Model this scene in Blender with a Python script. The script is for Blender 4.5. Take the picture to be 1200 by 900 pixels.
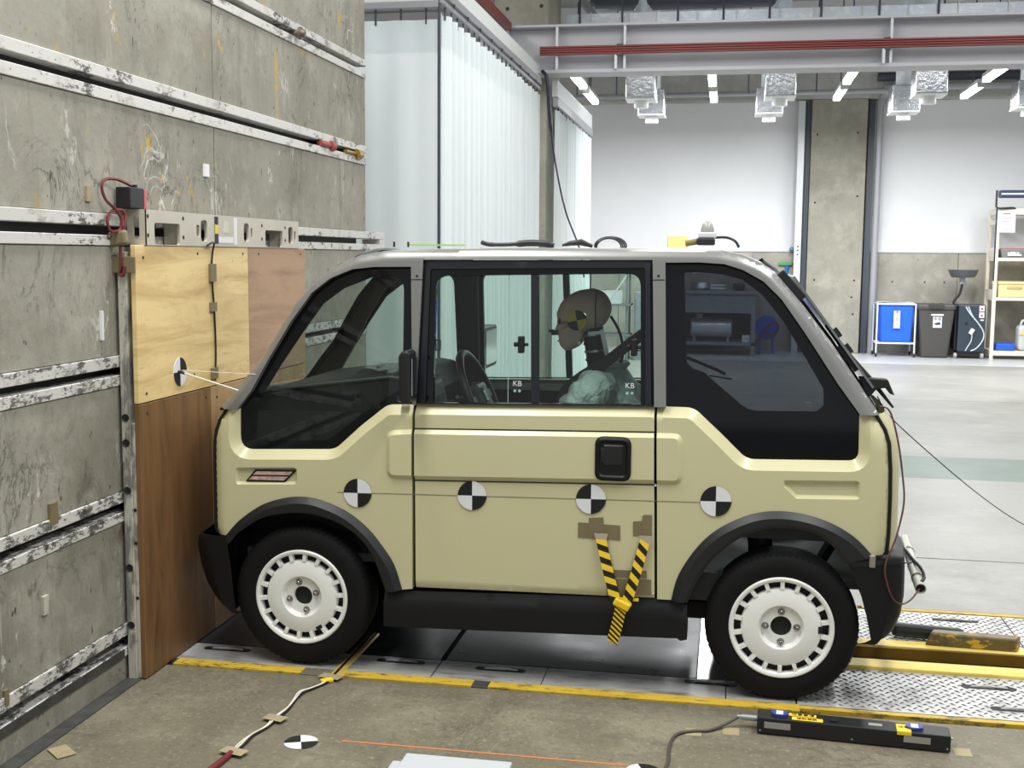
import bpy, bmesh, math, random
from math import sin, cos, pi, sqrt, atan2, radians, hypot
from mathutils import Vector, Matrix
from mathutils.geometry import delaunay_2d_cdt
for _o in list(bpy.data.objects): bpy.data.objects.remove(_o, do_unlink=True)
SC = bpy.context.scene
COL = SC.collection
random.seed(7)

# ---------------- camera ----------------
FPX, PITCH, YAW, ROLL = 1371.5, 0.109847, -0.181188, 0.0083519
_fw = Vector((sin(YAW)*cos(PITCH), cos(YAW)*cos(PITCH), -sin(PITCH)))
_r0 = Vector((cos(YAW), -sin(YAW), 0)); _u0 = _r0.cross(_fw)
_r = cos(ROLL)*_r0 + sin(ROLL)*_u0; _u = _r.cross(_fw)
cd = bpy.data.cameras.new('camera'); cam = bpy.data.objects.new('camera', cd); COL.objects.link(cam)
cd.sensor_width = 36; cd.lens = FPX/1200*36; cd.clip_start = .05; cd.clip_end = 200
cam.matrix_world = Matrix(((_r.x, _u.x, -_fw.x, 0), (_r.y, _u.y, -_fw.y, 0), (_r.z, _u.z, -_fw.z, 1.53), (0, 0, 0, 1)))
SC.camera = cam

# ---------------- world, exposure, hall lamps ----------------
wd = bpy.data.worlds.new('world'); SC.world = wd; wd.use_nodes = True
bg = wd.node_tree.nodes['Background']; bg.inputs[0].default_value = (.95, .99, 1, 1); bg.inputs[1].default_value = .28
vs = SC.view_settings; vs.view_transform = 'Standard'; vs.look = 'None'; vs.gamma = 1; vs.exposure = 0.85; vs.use_curve_mapping = False
def area(name, loc, sx, sy, power, rot=(0, 0, 0), col=(1, .995, .965)):
    l = bpy.data.lights.new(name, 'AREA'); l.shape = 'RECTANGLE'; l.size = sx; l.size_y = sy; l.energy = power; l.color = col
    o = bpy.data.objects.new(name, l); COL.objects.link(o); o.location = loc; o.rotation_euler = rot; return o
# rows of hall luminaires running along the depth of the hall
for x in (-1.6, 1.6):
    area('hall_lamp', (x, 3.0, 4.6), .5, 4.0, 105)
for x in (-3.4, -.3, 2.9, 6):
    area('hall_lamp', (x, 9.0, 4.9), .4, 3.2, 48)
for x in (-1.9, -.27, 1.36, 2.98, 4.6):
    area('hall_lamp', (x, 15.8, 3.58), .2, 3.0, 74, col=(.97, .99, 1))
area('hall_lamp', (-5, 10, 4.2), 1.2, 4, 60, col=(.95, .98, 1))

# ---------------- node material helpers ----------------
def srgb(r, g, b):
    f = lambda c: (c/255/12.92 if c/255 <= .04045 else ((c/255+.055)/1.055)**2.4)
    return (f(r), f(g), f(b), 1)
MATS = {}
def pm(name, col, rough=.5, metal=0, spec=.5, noise=0, nscale=8, bump=0, bscale=60, emit=0, coat=0):
    if name in MATS: return MATS[name]
    m = bpy.data.materials.new(name); m.use_nodes = True; nt = m.node_tree; N = nt.nodes; L = nt.links
    b = N['Principled BSDF']; b.inputs['Base Color'].default_value = col; b.inputs['Roughness'].default_value = rough
    b.inputs['Metallic'].default_value = metal; b.inputs['Specular IOR Level'].default_value = spec
    if coat: b.inputs['Coat Weight'].default_value = coat; b.inputs['Coat Roughness'].default_value = .15
    if emit: b.inputs['Emission Color'].default_value = col; b.inputs['Emission Strength'].default_value = emit
    if noise or bump:
        g = N.new('ShaderNodeNewGeometry')
    if noise:
        n = N.new('ShaderNodeTexNoise'); n.inputs['Scale'].default_value = nscale; n.inputs['Detail'].default_value = 6
        L.new(g.outputs['Position'], n.inputs['Vector'])
        r = N.new('ShaderNodeMapRange'); r.inputs[1].default_value = .3; r.inputs[2].default_value = .7
        r.inputs[3].default_value = 1-noise; r.inputs[4].default_value = 1+noise
        L.new(n.outputs['Fac'], r.inputs[0])
        v = N.new('ShaderNodeMix'); v.data_type = 'RGBA'; v.blend_type = 'MULTIPLY'; v.inputs['Factor'].default_value = 1
        v.inputs['A'].default_value = col; L.new(r.outputs[0], v.inputs['B']); L.new(v.outputs['Result'], b.inputs['Base Color'])
    if bump:
        n2 = N.new('ShaderNodeTexNoise'); n2.inputs['Scale'].default_value = bscale; n2.inputs['Detail'].default_value = 4
        L.new(g.outputs['Position'], n2.inputs['Vector'])
        bp = N.new('ShaderNodeBump'); bp.inputs['Strength'].default_value = bump; bp.inputs['Distance'].default_value = .01
        L.new(n2.outputs['Fac'], bp.inputs['Height']); L.new(bp.outputs[0], b.inputs['Normal'])
    MATS[name] = m; return m
class NT:
    """small layer-stacking helper on a principled material"""
    def __init__(s, name, col, rough=.7, metal=0):
        s.m = bpy.data.materials.new(name); s.m.use_nodes = True; s.nt = s.m.node_tree; s.N = s.nt.nodes; s.L = s.nt.links
        s.b = s.N['Principled BSDF']; s.b.inputs['Roughness'].default_value = rough; s.b.inputs['Metallic'].default_value = metal
        s.g = s.N.new('ShaderNodeNewGeometry'); rgb = s.N.new('ShaderNodeRGB'); rgb.outputs[0].default_value = col; s.cur = rgb.outputs[0]
        MATS[name] = s.m
    def pos(s, scale=(1, 1, 1), rot=(0, 0, 0), off=(0, 0, 0)):
        mp = s.N.new('ShaderNodeMapping'); mp.inputs['Scale'].default_value = scale; mp.inputs['Rotation'].default_value = rot; mp.inputs['Location'].default_value = off
        s.L.new(s.g.outputs['Position'], mp.inputs['Vector']); return mp.outputs[0]
    def noise(s, scale, detail=6, rough=.6, vec=None, dist=0):
        n = s.N.new('ShaderNodeTexNoise'); n.inputs['Scale'].default_value = scale; n.inputs['Detail'].default_value = detail
        n.inputs['Roughness'].default_value = rough; n.inputs['Distortion'].default_value = dist
        s.L.new(vec if vec else s.g.outputs['Position'], n.inputs['Vector']); return n.outputs['Fac']
    def wave(s, scale, dist=5, vec=None, detail=3, dscale=1):
        n = s.N.new('ShaderNodeTexWave'); n.inputs['Scale'].default_value = scale; n.inputs['Distortion'].default_value = dist
        n.inputs['Detail'].default_value = detail; n.inputs['Detail Scale'].default_value = dscale
        s.L.new(vec if vec else s.g.outputs['Position'], n.inputs['Vector']); return n.outputs['Fac']
    def ramp(s, fac, lo, hi, a=0., b=1.):
        r = s.N.new('ShaderNodeMapRange'); r.inputs[1].default_value = lo; r.inputs[2].default_value = hi
        r.inputs[3].default_value = a; r.inputs[4].default_value = b; s.L.new(fac, r.inputs[0]); return r.outputs[0]
    def mul(s, a, b):
        n = s.N.new('ShaderNodeMath'); n.operation = 'MULTIPLY'; s.L.new(a, n.inputs[0])
        if isinstance(b, (int, float)): n.inputs[1].default_value = b
        else: s.L.new(b, n.inputs[1])
        return n.outputs[0]
    def over(s, col, fac, blend='MIX'):
        x = s.N.new('ShaderNodeMix'); x.data_type = 'RGBA'; x.blend_type = blend
        if isinstance(fac, (int, float)): x.inputs['Factor'].default_value = fac
        else: s.L.new(fac, x.inputs['Factor'])
        s.L.new(s.cur, x.inputs['A']); x.inputs['B'].default_value = col; s.cur = x.outputs['Result']
    def band(s, fac, c, w):
        return s.mul(s.ramp(fac, c-w, c), s.ramp(fac, c, c+w, 1, 0))
    def zmask(s, lo, hi, a=0., b=1.):
        x = s.N.new('ShaderNodeSeparateXYZ'); s.L.new(s.g.outputs['Position'], x.inputs[0]); return s.ramp(x.outputs[2], lo, hi, a, b)
    def bump(s, fac, strength=.3, dist=.01):
        bp = s.N.new('ShaderNodeBump'); bp.inputs['Strength'].default_value = strength; bp.inputs['Distance'].default_value = dist
        s.L.new(fac, bp.inputs['Height']); s.L.new(bp.outputs[0], s.b.inputs['Normal'])
    def roughness(s, fac): s.L.new(fac, s.b.inputs['Roughness'])
    def done(s): s.L.new(s.cur, s.b.inputs['Base Color']); return s.m

def concrete(name, col, rough=.75, streak=True, yellow=0, dark=.35, vert=True, pits=True, white=.0, scale=1.):
    t = NT(name, col, rough)
    t.over((col[0]*.72, col[1]*.72, col[2]*.7, 1), t.ramp(t.noise(1.6*scale, 8, .65), .42, .68))
    t.over((min(1, col[0]*1.28), min(1, col[1]*1.28), min(1, col[2]*1.28), 1), t.ramp(t.noise(2.7*scale, 8, .7, t.pos(off=(3, 7, 1))), .52, .72, 0, .8))
    if streak:
        sc = (9, 9, .9) if vert else (1, 6, 1)
        t.over((col[0]*.55, col[1]*.55, col[2]*.55, 1), t.ramp(t.noise(1.2*scale, 6, .7, t.pos(scale=sc)), .55, .75, 0, dark))
    f = t.noise(26*scale, 5, .7)
    t.over((col[0]*.6, col[1]*.6, col[2]*.6, 1), t.ramp(f, .6, .75, 0, .5))
    if pits:
        t.over((col[0]*.22, col[1]*.22, col[2]*.22, 1), t.ramp(t.noise(38*scale, 2, .5, t.pos(scale=(1, 1, .55), off=(1, 5, 2))), .71, .76, 0, .75))
    if white:
        a = t.ramp(t.noise(7*scale, 5, .75, t.pos(scale=(1, 1, .6), off=(8, 2, 4))), .64, .68); b = t.ramp(t.noise(1.1, 2, .5, t.pos(off=(2, 2, 9))), .45, .6)
        t.over(srgb(215, 213, 205), t.mul(t.mul(a, b), white))
    if yellow:
        a = t.ramp(t.noise(9, 4, .7, t.pos(scale=(1, 1, .5), off=(5, 1, 7))), .66, .7); b = t.ramp(t.noise(1.3, 2, .5, t.pos(off=(9, 3, 2))), .55, .62)
        t.over(srgb(196, 160, 60), t.mul(t.mul(a, b), yellow))
    t.bump(f, .25, .004)
    return t.done()

def glass(name, tint, gloss=.08):
    if name in MATS: return MATS[name]
    m = bpy.data.materials.new(name); m.use_nodes = True; N = m.node_tree.nodes; L = m.node_tree.links
    N.remove(N['Principled BSDF']); out = N['Material Output']
    tr = N.new('ShaderNodeBsdfTransparent'); tr.inputs[0].default_value = tint
    gl = N.new('ShaderNodeBsdfGlossy'); gl.inputs['Roughness'].default_value = .02
    fc = N.new('ShaderNodeLayerWeight'); fc.inputs['Blend'].default_value = .5
    pw = N.new('ShaderNodeMath'); pw.operation = 'POWER'; pw.inputs[1].default_value = 5; L.new(fc.outputs['Facing'], pw.inputs[0])
    lw = N.new('ShaderNodeMath'); lw.operation = 'MULTIPLY_ADD'; lw.inputs[1].default_value = .9; lw.inputs[2].default_value = .045; L.new(pw.outputs[0], lw.inputs[0])
    mx = N.new('ShaderNodeMixShader'); L.new(lw.outputs[0], mx.inputs[0]); L.new(tr.outputs[0], mx.inputs[1]); L.new(gl.outputs[0], mx.inputs[2])
    L.new(mx.outputs[0], out.inputs[0]); MATS[name] = m; return m

# ---------------- mesh helpers ----------------
class MB:
    def __init__(s): s.v = []; s.f = []; s.m = []
    def add(s, vs, fs, mi=0):
        k = len(s.v); s.v += [tuple(p) for p in vs]; s.f += [tuple(i+k for i in f) for f in fs]; s.m += [mi]*len(fs); return s
    def box(s, x0, x1, y0, y1, z0, z1, mi=0):
        return s.add([(x0, y0, z0), (x1, y0, z0), (x1, y1, z0), (x0, y1, z0), (x0, y0, z1), (x1, y0, z1), (x1, y1, z1), (x0, y1, z1)],
                     [(3, 2, 1, 0), (4, 5, 6, 7), (0, 1, 5, 4), (1, 2, 6, 5), (2, 3, 7, 6), (3, 0, 4, 7)], mi)
    def obox(s, c, ax, ay, az, hx, hy, hz, mi=0):
        c, ax, ay, az = map(Vector, (c, ax, ay, az)); P = []
        for k in (-1, 1):
            for i, j in ((-1, -1), (1, -1), (1, 1), (-1, 1)): P.append(c+ax*hx*i+ay*hy*j+az*hz*k)
        return s.add(P, [(3, 2, 1, 0), (4, 5, 6, 7), (0, 1, 5, 4), (1, 2, 6, 5), (2, 3, 7, 6), (3, 0, 4, 7)], mi)
    def bar(s, p, q, w, h=None, up=(0, 0, 1), mi=0):
        p, q = Vector(p), Vector(q); h = h or w; d = (q-p).normalized(); up = Vector(up)
        if abs(d.dot(up)) > .95: up = Vector((0, 1, 0)) if abs(d.y) < .9 else Vector((1, 0, 0))
        a = d.cross(up).normalized(); b = a.cross(d)
        return s.obox((p+q)/2, d, a, b, (q-p).length/2, w/2, h/2, mi)
    def tube(s, pts, r, n=8, cap=True, mi=0):
        pts = [Vector(p) for p in pts]; R = r if isinstance(r, (list, tuple)) else [r]*len(pts)
        d0 = (pts[1]-pts[0]).normalized(); a = d0.orthogonal().normalized(); V = []; F = []
        for i, p in enumerate(pts):
            d = (pts[min(i+1, len(pts)-1)]-pts[max(i-1, 0)]).normalized(); a = (a-d*a.dot(d)).normalized(); b = d.cross(a)
            for k in range(n): t = 2*pi*k/n; V.append(p+(a*cos(t)+b*sin(t))*R[i])
        for i in range(len(pts)-1):
            for k in range(n): F.append((i*n+k, i*n+(k+1) % n, (i+1)*n+(k+1) % n, (i+1)*n+k))
        if cap: F += [tuple(range(n-1, -1, -1)), tuple((len(pts)-1)*n+k for k in range(n))]
        return s.add(V, F, mi)
    def cyl(s, p, q, r, r2=None, n=16, mi=0): return s.tube([p, q], [r, r if r2 is None else r2], n, True, mi)
    def lathe(s, c, axis, prof, n=32, close=False, mi=0):
        c = Vector(c); ax = Vector(axis).normalized(); a = ax.orthogonal().normalized(); b = ax.cross(a); V = []; F = []
        for (t, r) in prof:
            for k in range(n): th = 2*pi*k/n; V.append(c+ax*t+(a*cos(th)+b*sin(th))*r)
        m = len(prof)
        for i in range(m-1 if not close else m):
            for k in range(n):
                j = (i+1) % m; F.append((i*n+k, i*n+(k+1) % n, j*n+(k+1) % n, j*n+k))
        return s.add(V, F, mi)
    def prism(s, poly, f, d, mi=0):
        """poly: 2D points, f maps 2D to 3D, d: extrude vector"""
        n = len(poly); P = [Vector(f(*p)) for p in poly]; d = Vector(d)
        return s.add(P+[p+d for p in P], [tuple(range(n)), tuple(range(2*n-1, n-1, -1))]+[(i, i+n, (i+1) % n+n, (i+1) % n) for i in range(n)], mi)
    def quad(s, a, b, c, d, mi=0): return s.add([a, b, c, d], [(0, 1, 2, 3)], mi)
    def grid(s, P, mi=0):
        h = len(P); w = len(P[0]); V = [p for row in P for p in row]
        return s.add(V, [(i*w+j, i*w+j+1, (i+1)*w+j+1, (i+1)*w+j) for i in range(h-1) for j in range(w-1)], mi)
WL = {}
def mk(name, mb, mat, parent=None, bevel=0, smooth=None, label=None, kind=None, subsurf=0, segs=2):
    me = bpy.data.meshes.new(name)
    off = WL.get(parent.name, Vector((0, 0, 0))) if parent else Vector((0, 0, 0))
    me.from_pydata([(v[0]-off.x, v[1]-off.y, v[2]-off.z) for v in mb.v], [], mb.f)
    mats = mat if isinstance(mat, (list, tuple)) else [mat]
    for m in mats: me.materials.append(m)
    if len(mats) > 1: me.polygons.foreach_set('material_index', mb.m)
    bm = bmesh.new(); bm.from_mesh(me); bmesh.ops.recalc_face_normals(bm, faces=bm.faces); bm.to_mesh(me); bm.free()
    if smooth: 
        me.polygons.foreach_set('use_smooth', [True]*len(me.polygons)); me.set_sharp_from_angle(angle=radians(smooth))
    me.update()
    o = bpy.data.objects.new(name, me); COL.objects.link(o)
    if parent: o.parent = parent
    WL[o.name] = off
    if bevel:
        b = o.modifiers.new('bevel', 'BEVEL'); b.width = bevel; b.segments = segs; b.limit_method = 'ANGLE'; b.angle_limit = radians(40)
    if subsurf:
        b = o.modifiers.new('sub', 'SUBSURF'); b.levels = subsurf; b.render_levels = subsurf
    if label: o['label'] = label
    if kind: o['kind'] = kind
    return o
def top(name, label, cat, loc=(0, 0, 0), group=None, kind=None):
    o = bpy.data.objects.new(name, None); COL.objects.link(o); o.location = loc; WL[o.name] = Vector(loc); o.empty_display_size = .1
    if label: o['label'] = label
    if cat: o['category'] = cat
    if group: o['group'] = group
    if kind: o['kind'] = kind
    return o
def sub(name, parent, label=None):
    o = bpy.data.objects.new(name, None); COL.objects.link(o); o.parent = parent; WL[o.name] = WL[parent.name]; o.empty_display_size = .1
    if label: o['label'] = label
    return o
def tag(o, label, cat, group=None):
    o['label'] = label; o['category'] = cat
    if group: o['group'] = group
    return o
def text(body, loc, size, xdir, ydir, mat, parent=None, name='lettering', ext=.0005, align='CENTER'):
    c = bpy.data.curves.new(name, 'FONT'); c.body = body; c.size = size; c.extrude = ext; c.align_x = align; c.align_y = 'CENTER'
    c.materials.append(mat); o = bpy.data.objects.new(name, c); COL.objects.link(o)
    X = Vector(xdir).normalized(); Y = Vector(ydir).normalized(); Z = X.cross(Y)
    off = WL.get(parent.name, Vector((0, 0, 0))) if parent else Vector((0, 0, 0))
    M = Matrix.Identity(4)
    for i in range(3): M[i][0], M[i][1], M[i][2], M[i][3] = X[i], Y[i], Z[i], loc[i]-off[i]
    me = bpy.data.meshes.new_from_object(o); bpy.data.objects.remove(o, do_unlink=True); bpy.data.curves.remove(c)
    o = bpy.data.objects.new(name, me); COL.objects.link(o)
    if parent: o.parent = parent
    o.matrix_local = M; return o
def spline(pts, n=8):
    pts = [Vector(p) for p in pts]; out = []
    for i in range(len(pts)-1):
        p0, p1, p2, p3 = pts[max(i-1, 0)], pts[i], pts[i+1], pts[min(i+2, len(pts)-1)]
        for k in range(n):
            t = k/n; out.append(.5*((2*p1)+(p2-p0)*t+(2*p0-5*p1+4*p2-p3)*t*t+(3*p1-p0-3*p2+p3)*t**3))
    out.append(pts[-1]); return out
def rpoly(pts, r, n=5):
    """rounded closed polygon; r a number or list"""
    out = []; m = len(pts)
    for i in range(m):
        rr = r[i] if isinstance(r, (list, tuple)) else r
        p = Vector(pts[i]); a = Vector(pts[i-1])-p; b = Vector(pts[(i+1) % m])-p
        if rr <= 0: out.append(tuple(p)); continue
        ang = a.angle(b); t = min(rr/math.tan(ang/2), a.length*.49, b.length*.49); A = p+a.normalized()*t; B = p+b.normalized()*t
        for k in range(n+1):
            u = k/n; out.append(tuple(A*(1-u)**2+p*2*u*(1-u)+B*u*u))
    return out
def ropen(pts, r, n=6):
    out = [tuple(pts[0])]
    for i in range(1, len(pts)-1):
        rr = r[i] if isinstance(r, (list, tuple)) else r
        p = Vector(pts[i]); a = Vector(pts[i-1])-p; b = Vector(pts[i+1])-p; ang = a.angle(b)
        if rr <= 0 or ang > 3.05: out.append(tuple(p)); continue
        t = min(rr/math.tan(ang/2), a.length*.49, b.length*.49); A = p+a.normalized()*t; B = p+b.normalized()*t
        for k in range(n+1): u = k/n; out.append(tuple(A*(1-u)**2+p*2*u*(1-u)+B*u*u))
    out.append(tuple(pts[-1])); return out
def rrect(x0, z0, x1, z1, r, n=5): return rpoly([(x0, z0), (x1, z0), (x1, z1), (x0, z1)], r, n)
def densify(poly, res, closed=True):
    out = []; m = len(poly)
    for i in range(m if closed else m-1):
        a, b = poly[i], poly[(i+1) % m]; L = hypot(b[0]-a[0], b[1]-a[1]); k = max(1, int(math.ceil(L/res)))
        for j in range(k): out.append((a[0]+(b[0]-a[0])*j/k, a[1]+(b[1]-a[1])*j/k))
    if not closed: out.append(poly[-1])
    return out
def pip(x, y, poly):
    c = False; j = len(poly)-1
    for i in range(len(poly)):
        xi, yi = poly[i]; xj, yj = poly[j]
        if (yi > y) != (yj > y) and x < (xj-xi)*(y-yi)/(yj-yi)+xi: c = not c
        j = i
    return c
def dist_pl(x, y, pl, closed=True):
    best = 1e9; m = len(pl)
    for i in range(m if closed else m-1):
        ax, ay = pl[i]; bx, by = pl[(i+1) % m]; dx, dy = bx-ax, by-ay; L = dx*dx+dy*dy
        t = 0 if L == 0 else max(0, min(1, ((x-ax)*dx+(y-ay)*dy)/L)); d = (ax+dx*t-x)**2+(ay+dy*t-y)**2
        if d < best: best = d
    return sqrt(best)
def inset(poly, d):
    m = len(poly); A = sum(poly[i][0]*poly[(i+1) % m][1]-poly[(i+1) % m][0]*poly[i][1] for i in range(m)); sg = 1 if A > 0 else -1; out = []
    for i in range(m):
        p = Vector(poly[i]); a = (p-Vector(poly[i-1])); b = (Vector(poly[(i+1) % m])-p)
        if a.length < 1e-7 or b.length < 1e-7: continue
        a.normalize(); b.normalize(); na = Vector((-a.y, a.x))*sg; nb = Vector((-b.y, b.x))*sg; n = na+nb
        if n.length < 1e-6: continue
        n.normalize(); k = max(.35, n.dot(na)); out.append(tuple(p+n*(d/k)))
    return out
def panel(outline, holes=(), feats=(), chams=(), rounds=(), res=.02, thick=.02, f3=None, mb=None, mi=0, rim=True, inward=1):
    """sheet with an outline in 2D; feats (poly, depth, w): recess; chams/rounds (polyline, w, depth)/(polyline, R): falling edge.
    f3(a, b, d) maps 2D + depth to 3D"""
    ol = densify(outline, res); hs = [densify(h, res) for h in holes]
    pts = []; edges = []
    def loop(pl, closed=True):
        k = len(pts); pts.extend(pl); n = len(pl); edges.extend((k+i, k+(i+1) % n) for i in range(n if closed else n-1))
    loop(ol)
    for h in hs: loop(h)
    ins = []
    for (poly, dep, w) in feats:
        a = densify(poly, res); b = densify(inset(poly, w), res); loop(a); loop(b); ins += [a, b]
    xs = [p[0] for p in ol]; ys = [p[1] for p in ol]; cons = [(ol, 1)]+[(h, 1) for h in hs]+[(a, 1) for a in ins]
    for pl, w, dep in chams:
        cl = len(pl) > 3 and hypot(pl[0][0]-pl[-1][0], pl[0][1]-pl[-1][1]) < 1e-6
        for sg in (-1, 1):
            q = []; m = len(pl)
            for i in range(m):
                a = Vector(pl[i])-Vector(pl[max(0, i-1)]); b = Vector(pl[min(m-1, i+1)])-Vector(pl[i])
                if a.length < 1e-9: a = b
                if b.length < 1e-9: b = a
                a = a.normalized(); b = b.normalized(); n = Vector((-a.y-b.y, a.x+b.x))
                if n.length < 1e-6: continue
                n.normalize(); k = max(.45, n.dot(Vector((-a.y, a.x)))); q.append(tuple(Vector(pl[i])+n*(sg*w/k)))
            q = densify(q, res, False); run = []
            for p in q+[None]:
                ok = p is not None and pip(p[0], p[1], ol) and not any(pip(p[0], p[1], h) for h in hs) and dist_pl(p[0], p[1], ol) > res*.25 and abs(dist_pl(p[0], p[1], pl, False)-w) < w*.12
                if ok: run.append(p)
                else:
                    if len(run) > 1: loop(run, False); ins.append(run); cons.append((run, 0))
                    run = []
    ny = int((max(ys)-min(ys))/res)+1; nx = int((max(xs)-min(xs))/res)+1
    if nx*ny < 40000:
        for j in range(ny):
            for i in range(nx):
                x = min(xs)+(i+.5+(.25 if j % 2 else -.25))*res; y = min(ys)+(j+.5)*res
                if not pip(x, y, ol) or any(pip(x, y, h) for h in hs): continue
                if any(dist_pl(x, y, c, cl_ == 1) < res*.4 for c, cl_ in cons): continue
                pts.append((x, y))
    r = delaunay_2d_cdt([Vector(p) for p in pts], edges, [], 0, 1e-6); V2, F = r[0], r[2]
    F = [f for f in F if (lambda cx, cy: pip(cx, cy, ol) and not any(pip(cx, cy, h) for h in hs))(sum(V2[i].x for i in f)/len(f), sum(V2[i].y for i in f)/len(f))]
    def depth(x, y):
        d = 0
        for (poly, dep, w) in feats:
            if pip(x, y, poly): d += dep*min(1, dist_pl(x, y, poly)/w)
        for pl, w, dep in chams:
            t = dist_pl(x, y, pl, False)
            if t < w: d += dep*(1-t/w)
        for pl, R in rounds:
            t = dist_pl(x, y, pl, False)
            if t < R: d += R-sqrt(max(0, R*R-(R-t)**2))
        return d
    dd = [depth(p.x, p.y) for p in V2]
    used = sorted({i for f in F for i in f}); ix = {u: k for k, u in enumerate(used)}
    V = [f3(V2[i].x, V2[i].y, dd[i]) for i in used]; F = [tuple(ix[i] for i in f) for f in F]
    if rim and thick:
        cnt = {}
        for f in F:
            for i in range(len(f)):
                a, b = f[i], f[(i+1) % len(f)]; cnt[(min(a, b), max(a, b))] = cnt.get((min(a, b), max(a, b)), 0)+1
        be = [e for e, c in cnt.items() if c == 1]; bi = {}
        for e in be:
            for i in e:
                if i not in bi:
                    u = used[i]; bi[i] = len(V); V.append(f3(V2[u].x, V2[u].y, dd[u]+thick))
        F += [(a, b, bi[b], bi[a]) for a, b in be]
    mb = mb or MB(); return mb.add(V, F, mi)
def copies(root, n):
    pass
def place(src, loc, label=None, group=None):
    c = src.copy(); COL.objects.link(c); c.location = loc
    if label: c['label'] = label
    if group: c['group'] = group
    for ch in list(src.children):
        d = ch.copy(); COL.objects.link(d); d.parent = c
        for g in list(ch.children):
            e = g.copy(); COL.objects.link(e); e.parent = d
    return c
def checker(name, c, xd, yd, r, parent, mats, flip=0, label=None, th=.0015, rot=0):
    c = Vector(c); X = Vector(xd).normalized(); Y = Vector(yd).normalized(); Z = X.cross(Y); mb = MB()
    for q in range(4):
        P = [c+Z*th]
        for k in range(9):
            t = rot+(q+k/8)*pi/2; P.append(c+Z*th+(X*cos(t)+Y*sin(t))*r)
        mb.add(P, [tuple(range(10))], (q+flip) % 2)
    P = []
    for k in range(32): t = 2*pi*k/32; d = (X*cos(t)+Y*sin(t))*r; P += [c+d, c+d+Z*th]
    mb.add(P, [(2*k, 2*((k+1) % 32), 2*((k+1) % 32)+1, 2*k+1) for k in range(32)], 1)
    return mk(name, mb, mats, parent, label=label)
def ribbon(name, pts, w, side, mats, parent=None, n=10, th=.003, slant=.6, label=None):
    """hazard tape: pts path, alternate slanted bands"""
    P = [Vector(p) for p in pts]; S = Vector(side).normalized(); mb = MB(); L = [0]
    for i in range(len(P)-1): L.append(L[-1]+(P[i+1]-P[i]).length)
    def at(s):
        s = max(0, min(L[-1], s))
        for i in range(len(P)-1):
            if s <= L[i+1]: return P[i].lerp(P[i+1], (s-L[i])/(L[i+1]-L[i]))
        return P[-1]
    d = (P[-1]-P[0]).normalized(); W = (S-d*S.dot(d)).normalized(); N = d.cross(W); step = L[-1]/n
    for i in range(n):
        a, b = i*step, (i+1)*step; o = slant*w/2
        q = [at(a-o)-W*w/2, at(b-o)-W*w/2, at(b+o)+W*w/2, at(a+o)+W*w/2]
        mb.add(q+[p+N*th for p in q], [(0, 1, 2, 3), (7, 6, 5, 4), (0, 1, 5, 4), (2, 3, 7, 6), (1, 2, 6, 5), (3, 0, 4, 7)], i % 2)
    return mk(name, mb, mats, parent, label=label)
# ---------------- materials of the setting ----------------
t = NT('floor_near_concrete', srgb(114, 108, 90), .55)
t.over(srgb(104, 99, 83), t.ramp(t.noise(1.7, 8, .72), .42, .62)); t.over(srgb(136, 131, 112), t.ramp(t.noise(2.4, 8, .75, t.pos(off=(3, 7, 1))), .5, .66, 0, .8))
t.over(srgb(84, 79, 66), t.ramp(t.noise(3, 7, .75, t.pos(scale=(.7, 2.2, 1), off=(5, 5, 1))), .54, .68, 0, .65)); t.over(srgb(74, 70, 60), t.mul(t.ramp(t.noise(2.2, 4, .6, t.pos(scale=(3, .6, 1), off=(2, 9, 1))), .6, .7), .35))
f = t.noise(44, 7, .8); t.over(srgb(70, 66, 54), t.ramp(f, .53, .68, 0, .75)); t.over(srgb(176, 171, 152), t.ramp(t.noise(52, 6, .78, t.pos(off=(7, 7, 1))), .55, .7, 0, .6))
t.over(srgb(52, 49, 42), t.ramp(t.noise(15, 5, .7, t.pos(scale=(.8, 1.8, 1), off=(1, 3, 1))), .66, .73, 0, .6)); sc = t.noise(4, 5, .65, t.pos(off=(6, 2, 8)), 2.); t.over(srgb(66, 62, 52), t.mul(t.mul(t.band(sc, .5, .014), t.ramp(t.noise(1.6, 3, .5), .5, .6)), .7))
t.bump(f, .3, .004); M_FLOOR_N = t.done()
M_FLOOR_F = concrete('floor_far_concrete', srgb(146, 145, 140), .42, streak=True, vert=False, dark=.3, pits=False, scale=.6)
t = NT('barrier_concrete', srgb(150, 147, 135), .75)
t.over(srgb(126, 123, 110), t.ramp(t.noise(1.3, 8, .7), .42, .64)); t.over(srgb(172, 169, 157), t.ramp(t.noise(1.9, 8, .72, t.pos(off=(3, 7, 1))), .5, .68, 0, .85))
t.over(srgb(112, 108, 96), t.ramp(t.noise(1.5, 7, .75, t.pos(scale=(5, 5, .7))), .54, .7, 0, .6)); t.over(srgb(184, 181, 170), t.ramp(t.noise(2.2, 6, .75, t.pos(scale=(4, 4, .8), off=(1, 4, 4))), .6, .72, 0, .55))
f = t.noise(30, 5, .7); t.over(srgb(104, 100, 90), t.ramp(f, .58, .74, 0, .6))
sc = t.noise(2.4, 5, .65, t.pos(scale=(1, 1.2, 1), off=(6, 2, 8)), 2.2); t.over(srgb(74, 71, 64), t.mul(t.mul(t.band(sc, .5, .022), t.ramp(t.noise(1.6, 3, .5, t.pos(off=(1, 9, 3))), .5, .62)), .75))
sc2 = t.noise(3.1, 4, .6, t.pos(scale=(1, 1.6, .6), off=(2, 8, 1)), 1.6); t.over(srgb(205, 203, 196), t.mul(t.mul(t.band(sc2, .52, .016), t.ramp(t.noise(2.1, 3, .5, t.pos(off=(7, 1, 3))), .54, .64)), .8))
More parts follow.
